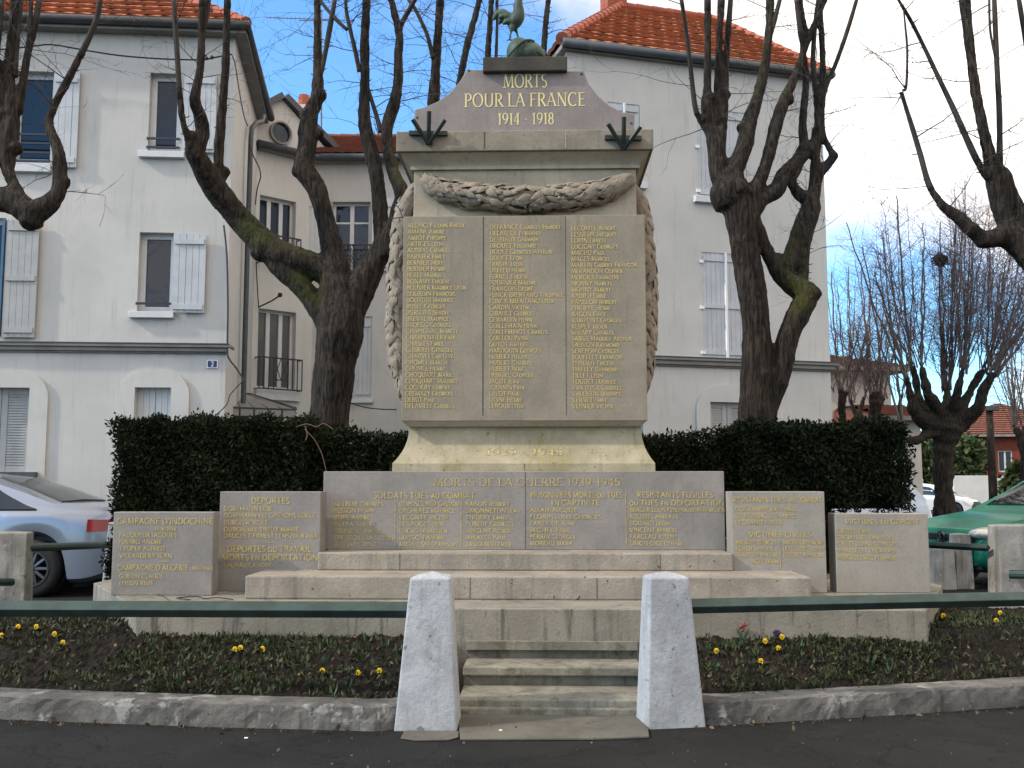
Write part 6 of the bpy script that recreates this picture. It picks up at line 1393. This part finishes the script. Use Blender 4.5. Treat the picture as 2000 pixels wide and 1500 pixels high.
# ------------------------------------------------------------------ cars
def lerp_tab(tab, x):
    if x <= tab[0][0]: return tab[0][1]
    for i in range(len(tab) - 1):
        if x <= tab[i + 1][0]:
            t = (x - tab[i][0]) / (tab[i + 1][0] - tab[i][0]); t = t * t * (3 - 2 * t) if len(tab[i]) > 2 else t; return tab[i][1] + t * (tab[i + 1][1] - tab[i][1])
    return tab[-1][1]
def make_car(loc, rz, paint, label, Lh, hw, top, belt, wheels, wr, side_glass, front_glass, rear_glass, rear_lamp=None, head_lamp=None, plan=None, sc=1.0, doors=(), roof_in=.74, clearance=.17, extras=None):
    car = empty('parked_car', loc, rz); tag(car, label, 'car'); car.scale = (sc, sc, sc)
    def wid(x): e_ = min(1, max(0, (Lh - abs(x)) / .55)); return hw * (.80 + .20 * sqrt(max(0, 1 - (1 - e_) ** 2)))
    def zb(x):
        z = clearance + .16 * max(0, (abs(x) - Lh + .5) / .5) ** 2
        for wx in wheels:
            d = abs(x - wx)
            if d < wr * 1.16: z = max(z, wr + sqrt(max(0, (wr * 1.16) ** 2 - d * d)))
        return z
    def roofw(x): h = lerp_tab(top, x) - lerp_tab(belt, x); return wid(x) * (.94 - (.94 - roof_in) * min(1, max(0, h / .42)))
    def ring(x):
        b, t, w, z = lerp_tab(belt, x), lerp_tab(top, x), wid(x), zb(x); b = min(b, t - .005); zz = min(z, b - .16); rw = roofw(x); h = t - b
        return [(0, zz), (w * .90, zz), (w * .985, zz + .05), (w, zz + (b - zz) * .45), (w * .995, zz + (b - zz) * .72), (w * .97, b - .035), (w * .935, b), (rw + (w * .935 - rw) * .5, b + h * .48), (rw, b + h * .88), (rw * .86, t), (0, t + .02 * (1 if h > .2 else .5))]
    xs = sorted(set([-Lh + 2 * Lh * i / 110 for i in range(111)])); mb = MB(); vs = []; fs = []; m = 11
    for x in xs:
        r = ring(x); vs += [(x, y, z) for y, z in r] + [(x, -y, z) for y, z in r]
    for i in range(len(xs) - 1):
        for k in range(m - 1):
            a = i * 2 * m + k; b = a + 2 * m; fs.append((a, a + 1, b + 1, b)); a += m; b += m; fs.append((a, b, b + 1, a + 1))
    for i, rev in ((0, False), (len(xs) - 1, True)):
        for k in range(m - 1):
            a = i * 2 * m + k; f = (a, a + m, a + m + 1, a + 1); fs.append(f[::-1] if rev else f)
    mb.add(vs, fs); body = mb.build('body', paint, car, smooth=True)
    wm = body.modifiers.new('weld', 'WELD'); wm.merge_threshold = .0006
    bpy_auto = body.modifiers.new('split', 'EDGE_SPLIT'); bpy_auto.split_angle = radians(38)
    def sidept(x, f, s, o=.006):
        r = ring(x); a = Vector((x, r[6][0], r[6][1])); b = Vector((x, r[8][0], r[8][1])); p = a.lerp(b, f); p.y = (p.y + o) * s; return p
    for s in (1, -1):
        for (poly) in side_glass:
            mb = MB(); n = 14; x0, x1 = poly[0][0], poly[-1][0]; vs = []
            for i in range(n + 1):
                x = x0 + (x1 - x0) * i / n; f0 = lerp_tab([(q[0], q[1]) for q in poly], x); f1 = lerp_tab([(q[0], q[2]) for q in poly], x)
                for j in range(4): vs.append(sidept(x, f0 + (f1 - f0) * j / 3, s, .007))
            mb.add(vs, [(i * 4 + j, i * 4 + 4 + j, i * 4 + 5 + j, i * 4 + 1 + j) for i in range(n) for j in range(3)]); w = mb.build('side_window', M['car_glass'], car)
            mb = MB(); mb.tube([sidept(x0 + (x1 - x0) * i / n, lerp_tab([(q[0], q[1]) for q in poly], x0 + (x1 - x0) * i / n) - .04, s, .008) for i in range(n + 1)], .010, 5); mb.build('trim', M['rim'], w)
    for (x0, x1), nm in ((front_glass, 'windscreen'), (rear_glass, 'rear_window')):
        mb = MB(); vs = []; n = 10
        for i in range(n + 1):
            x = x0 + (x1 - x0) * i / n; rw = roofw(x)
            for j in range(9):
                f = -1 + 2 * j / 8; z = lerp_tab(top, x) + .02 * (1 - abs(f)) - (.0 if abs(f) < .86 else (abs(f) - .86) * .25) + .008; vs.append((x, f * rw * .93, z))
        mb.add(vs, [(i * 9 + j, i * 9 + 9 + j, i * 9 + 10 + j, i * 9 + 1 + j) for i in range(n) for j in range(8)]); mb.build(nm, M['car_glass'], car, smooth=True)
    for wx in wheels:
        for s in (1, -1):
            mb = MB(); yo = s * (hw - .10); vs = []; fs = []; N = 28; prof = [(wr * .62, .095), (wr * .86, .105), (wr * .97, .085), (wr, .05), (wr, -.05), (wr * .97, -.085), (wr * .62, -.09)]
            for k in range(N):
                a = 2 * pi * k / N
                for r, o in prof: vs.append((wx + r * cos(a), yo + o * s, wr + r * sin(a)))
            q = len(prof)
            for k in range(N):
                j = (k + 1) % N
                for i in range(q - 1): fs.append((k * q + i, j * q + i, j * q + i + 1, k * q + i + 1))
            mb.add(vs, fs); ty = mb.build('wheel', M['tyre'], car, smooth=True)
            mb = MB(); yr = yo + .07 * s
            for k in range(10):
                a = 2 * pi * k / 10; mb.tube([(wx + .05 * cos(a), yr, wr + .05 * sin(a)), (wx + wr * .6 * cos(a), yr + .01 * s, wr + wr * .6 * sin(a))], [.03, .022], 5)
            mb.tube([(wx + wr * .61 * cos(2 * pi * k / 24), yr + .015 * s, wr + wr * .61 * sin(2 * pi * k / 24)) for k in range(25)], .022, 6); mb.ball((wx, yr, wr), .07, .03, .07, 10, 6); mb.build('rim', M['rim'], ty)
            mb = MB(); mb.tube([(wx, s * .35, wr + .02), (wx, s * (hw - .17), wr + .02)], wr * 1.1, 20); mb.build('wheel_arch', M['rubber'], car)
    def patch(name, mat, x0, x1, f0, f1, s, o=.012, n=8, par=None):
        mb = MB(); vs = []
        for i in range(n + 1):
            x = x0 + (x1 - x0) * i / n; r = ring(x)
            for j in range(4):
                f = f0 + (f1 - f0) * j / 3; z = r[2][1] + (r[6][1] - r[2][1]) * f
                for k in range(2, 6):
                    if r[k][1] <= z <= r[k + 1][1] + 1e-6: t = (z - r[k][1]) / max(1e-6, r[k + 1][1] - r[k][1]); y = r[k][0] + (r[k + 1][0] - r[k][0]) * t; break
                else: y = r[6][0]
                vs.append((x + (o if x > 0 else -o) * (1 if i in (0, n) and abs(x) > Lh - .05 else 0), (y + o) * s, z))
        mb.add(vs, [(i * 4 + j, i * 4 + 4 + j, i * 4 + 5 + j, i * 4 + 1 + j) for i in range(n) for j in range(3)]); return mb.build(name, mat, par or car, smooth=True)
    for s in (1, -1):
        if rear_lamp: patch('tail_lamp', M['red_lamp'], -Lh, rear_lamp[0], rear_lamp[1], rear_lamp[2], s)
        if head_lamp: patch('headlamp', M['clear_lamp'], head_lamp[0], Lh - .005, head_lamp[1], head_lamp[2], s)
        patch('sill_trim', M['rubber'], wheels[0] - wr * 1.3, wheels[1] + wr * 1.3, -.02, .10, s, .006) if len(wheels) > 1 and wheels[0] > wheels[1] else patch('sill_trim', M['rubber'], wheels[0] + wr * 1.3, wheels[1] - wr * 1.3, -.02, .10, s, .006)
        for dx in doors:
            patch('door_gap', M['rubber'], dx, dx + .012, .06, .99, s, .004, 1); patch('door_handle', M['rim'], dx + .08, dx + .24, .74, .79, s, .03, 3)
    if extras: extras(car, ring, wid)
    return car
def nose_details(x, zl, zg, w, plate_z, roundel=True, lamps=False):
    def f(car, ring, wid):
        mb = MB(); mb.box(x - .05, x + .03, -w, w, zg, zg + .09); g = mb.build('grille', M['rubber'], car, bevel=.02)
        if roundel:
            mb = MB(); mb.tube([(x + .045, .065 * cos(2 * pi * k / 18), zg + .045 + .065 * sin(2 * pi * k / 18)) for k in range(19)], .012, 6); mb.tube([(x + .045, -.04, zg + .08), (x + .045, 0, zg + .01), (x + .045, .04, zg + .08)], .010, 5); mb.build('badge', M['rim'], g)
        mb = MB(); mb.box(x + .0, x + .05, -.26, .26, plate_z, plate_z + .11); mb.build('number_plate', M['plate'], car)
        mb = MB(); mb.box(x - .25, x + .02, -w * 1.75, w * 1.75, plate_z - .17, plate_z - .06); mb.build('lower_grille', M['rubber'], car, bevel=.03)
        for s in (1, -1):
            if lamps: mb = MB(); mb.ball((x - .17, s * .585, .70), .25, .19, .085, 16, 10); mb.build('headlamp', M['clear_lamp'], car, smooth=True)
            mb = MB(); mb.ball((x - 1.45, s * (wid(0) + .08), zl), .08, .10, .07, 10, 8); mb.build('wing_mirror', M['rubber'], car, smooth=True)
    return f
sed_top = [(-2.42, .60), (-2.40, .92), (-2.30, 1.06), (-1.85, 1.085), (-1.62, 1.10), (-1.2, 1.26), (-.75, 1.41), (-.2, 1.465), (.3, 1.45), (.7, 1.38), (1.25, 1.06), (1.5, 1.0), (2.1, .88), (2.36, .74), (2.42, .55)]
sed_belt = [(-2.42, .58), (-2.36, .98), (-1.6, 1.02), (0, .97), (1.3, .93), (2.2, .80), (2.42, .52)]
make_car((aY(280, 1000, 13.6).x - 2.42 * 1.09, 13.75, 0), pi, M['silver'], 'silver saloon car seen from its tail end beside the left hedge', 2.42, .92, sed_top, sed_belt, (-1.42, 1.42), .335,
 [[(-1.42, .13, .16), (-1.15, .13, .56), (-.85, .13, .88), (-.50, .13, .93)], [(-.45, .13, .93), (.2, .13, .93), (.42, .13, .90)], [(.47, .13, .90), (.85, .13, .70), (1.15, .13, .22)]], (.72, 1.22), (-1.60, -.78), rear_lamp=(-2.06, .70, .89), head_lamp=(2.1, .6, .85), sc=1.09, doors=(-.55, .42))
hat_top = [(-1.9, .7), (-1.86, 1.0), (-1.55, 1.32), (-1.1, 1.42), (-.3, 1.45), (.2, 1.38), (.95, 1.02), (1.1, .96), (1.5, .88), (1.78, .74), (1.88, .58), (1.9, .5)]
hat_belt = [(-1.9, .68), (-1.8, .95), (0, .93), (1.0, .90), (1.5, .82), (1.82, .62), (1.9, .46)]
green_top = [(-1.9, .7), (-1.86, 1.0), (-1.55, 1.32), (-1.1, 1.42), (-.4, 1.45), (-.05, 1.38), (.62, 1.03), (.78, .96), (1.4, .87), (1.78, .74), (1.88, .58), (1.9, .5)]
gq = aY(1838, 1040, 14.7); ga_ = radians(20)
make_car((gq.x + 1.9 * cos(ga_) * 1.08, gq.y + 1.9 * sin(ga_) * 1.08, 0), pi + ga_, M['green_car'], 'green hatchback parked nose towards the memorial at the right edge', 1.9, .82, green_top, hat_belt, (1.2, -1.25), .29,
 [[(-1.4, .13, .5), (-1.0, .13, .92), (-.5, .13, .93)], [(-.45, .13, .93), (0, .13, .88), (.48, .13, .2)]], (-.02, .60), (-1.82, -1.5), rear_lamp=(-1.75, .5, .9), sc=1.08, doors=(-.5,), extras=nose_details(1.86, 1.0, .60, .36, .40, True, True))
wq = aY(1822, 1000, 46)
make_car((wq.x, 46, 0), radians(-38), M['white_car'], 'small white hatchback far off behind the big pollarded trunk', 1.95, .82, hat_top, hat_belt, (1.2, -1.25), .29,
 [[(-1.5, .13, .6), (-1.0, .13, .92), (-.5, .13, .93)], [(-.45, .13, .93), (.1, .13, .9), (.75, .13, .2)]], (.22, .93), (-1.82, -1.5), rear_lamp=(-1.75, .5, .9), head_lamp=(1.5, .60, .86), doors=(-.5,), extras=nose_details(1.9, 1.0, .58, .36, .40, False))
pq = aY(1596, 1000, 20)
make_car((pq.x, 20, 0), radians(200), M['pale_car'], 'pale blue car glimpsed through the gaps of the right hedge', 2.0, .84, hat_top, hat_belt, (1.2, -1.25), .29,
 [[(-1.4, .13, .5), (-1.0, .13, .92), (-.5, .13, .93)], [(-.45, .13, .93), (.1, .13, .9), (.75, .13, .2)]], (.22, .93), (-1.82, -1.5), head_lamp=(1.5, .60, .86), sc=1.1, doors=(-.5,))
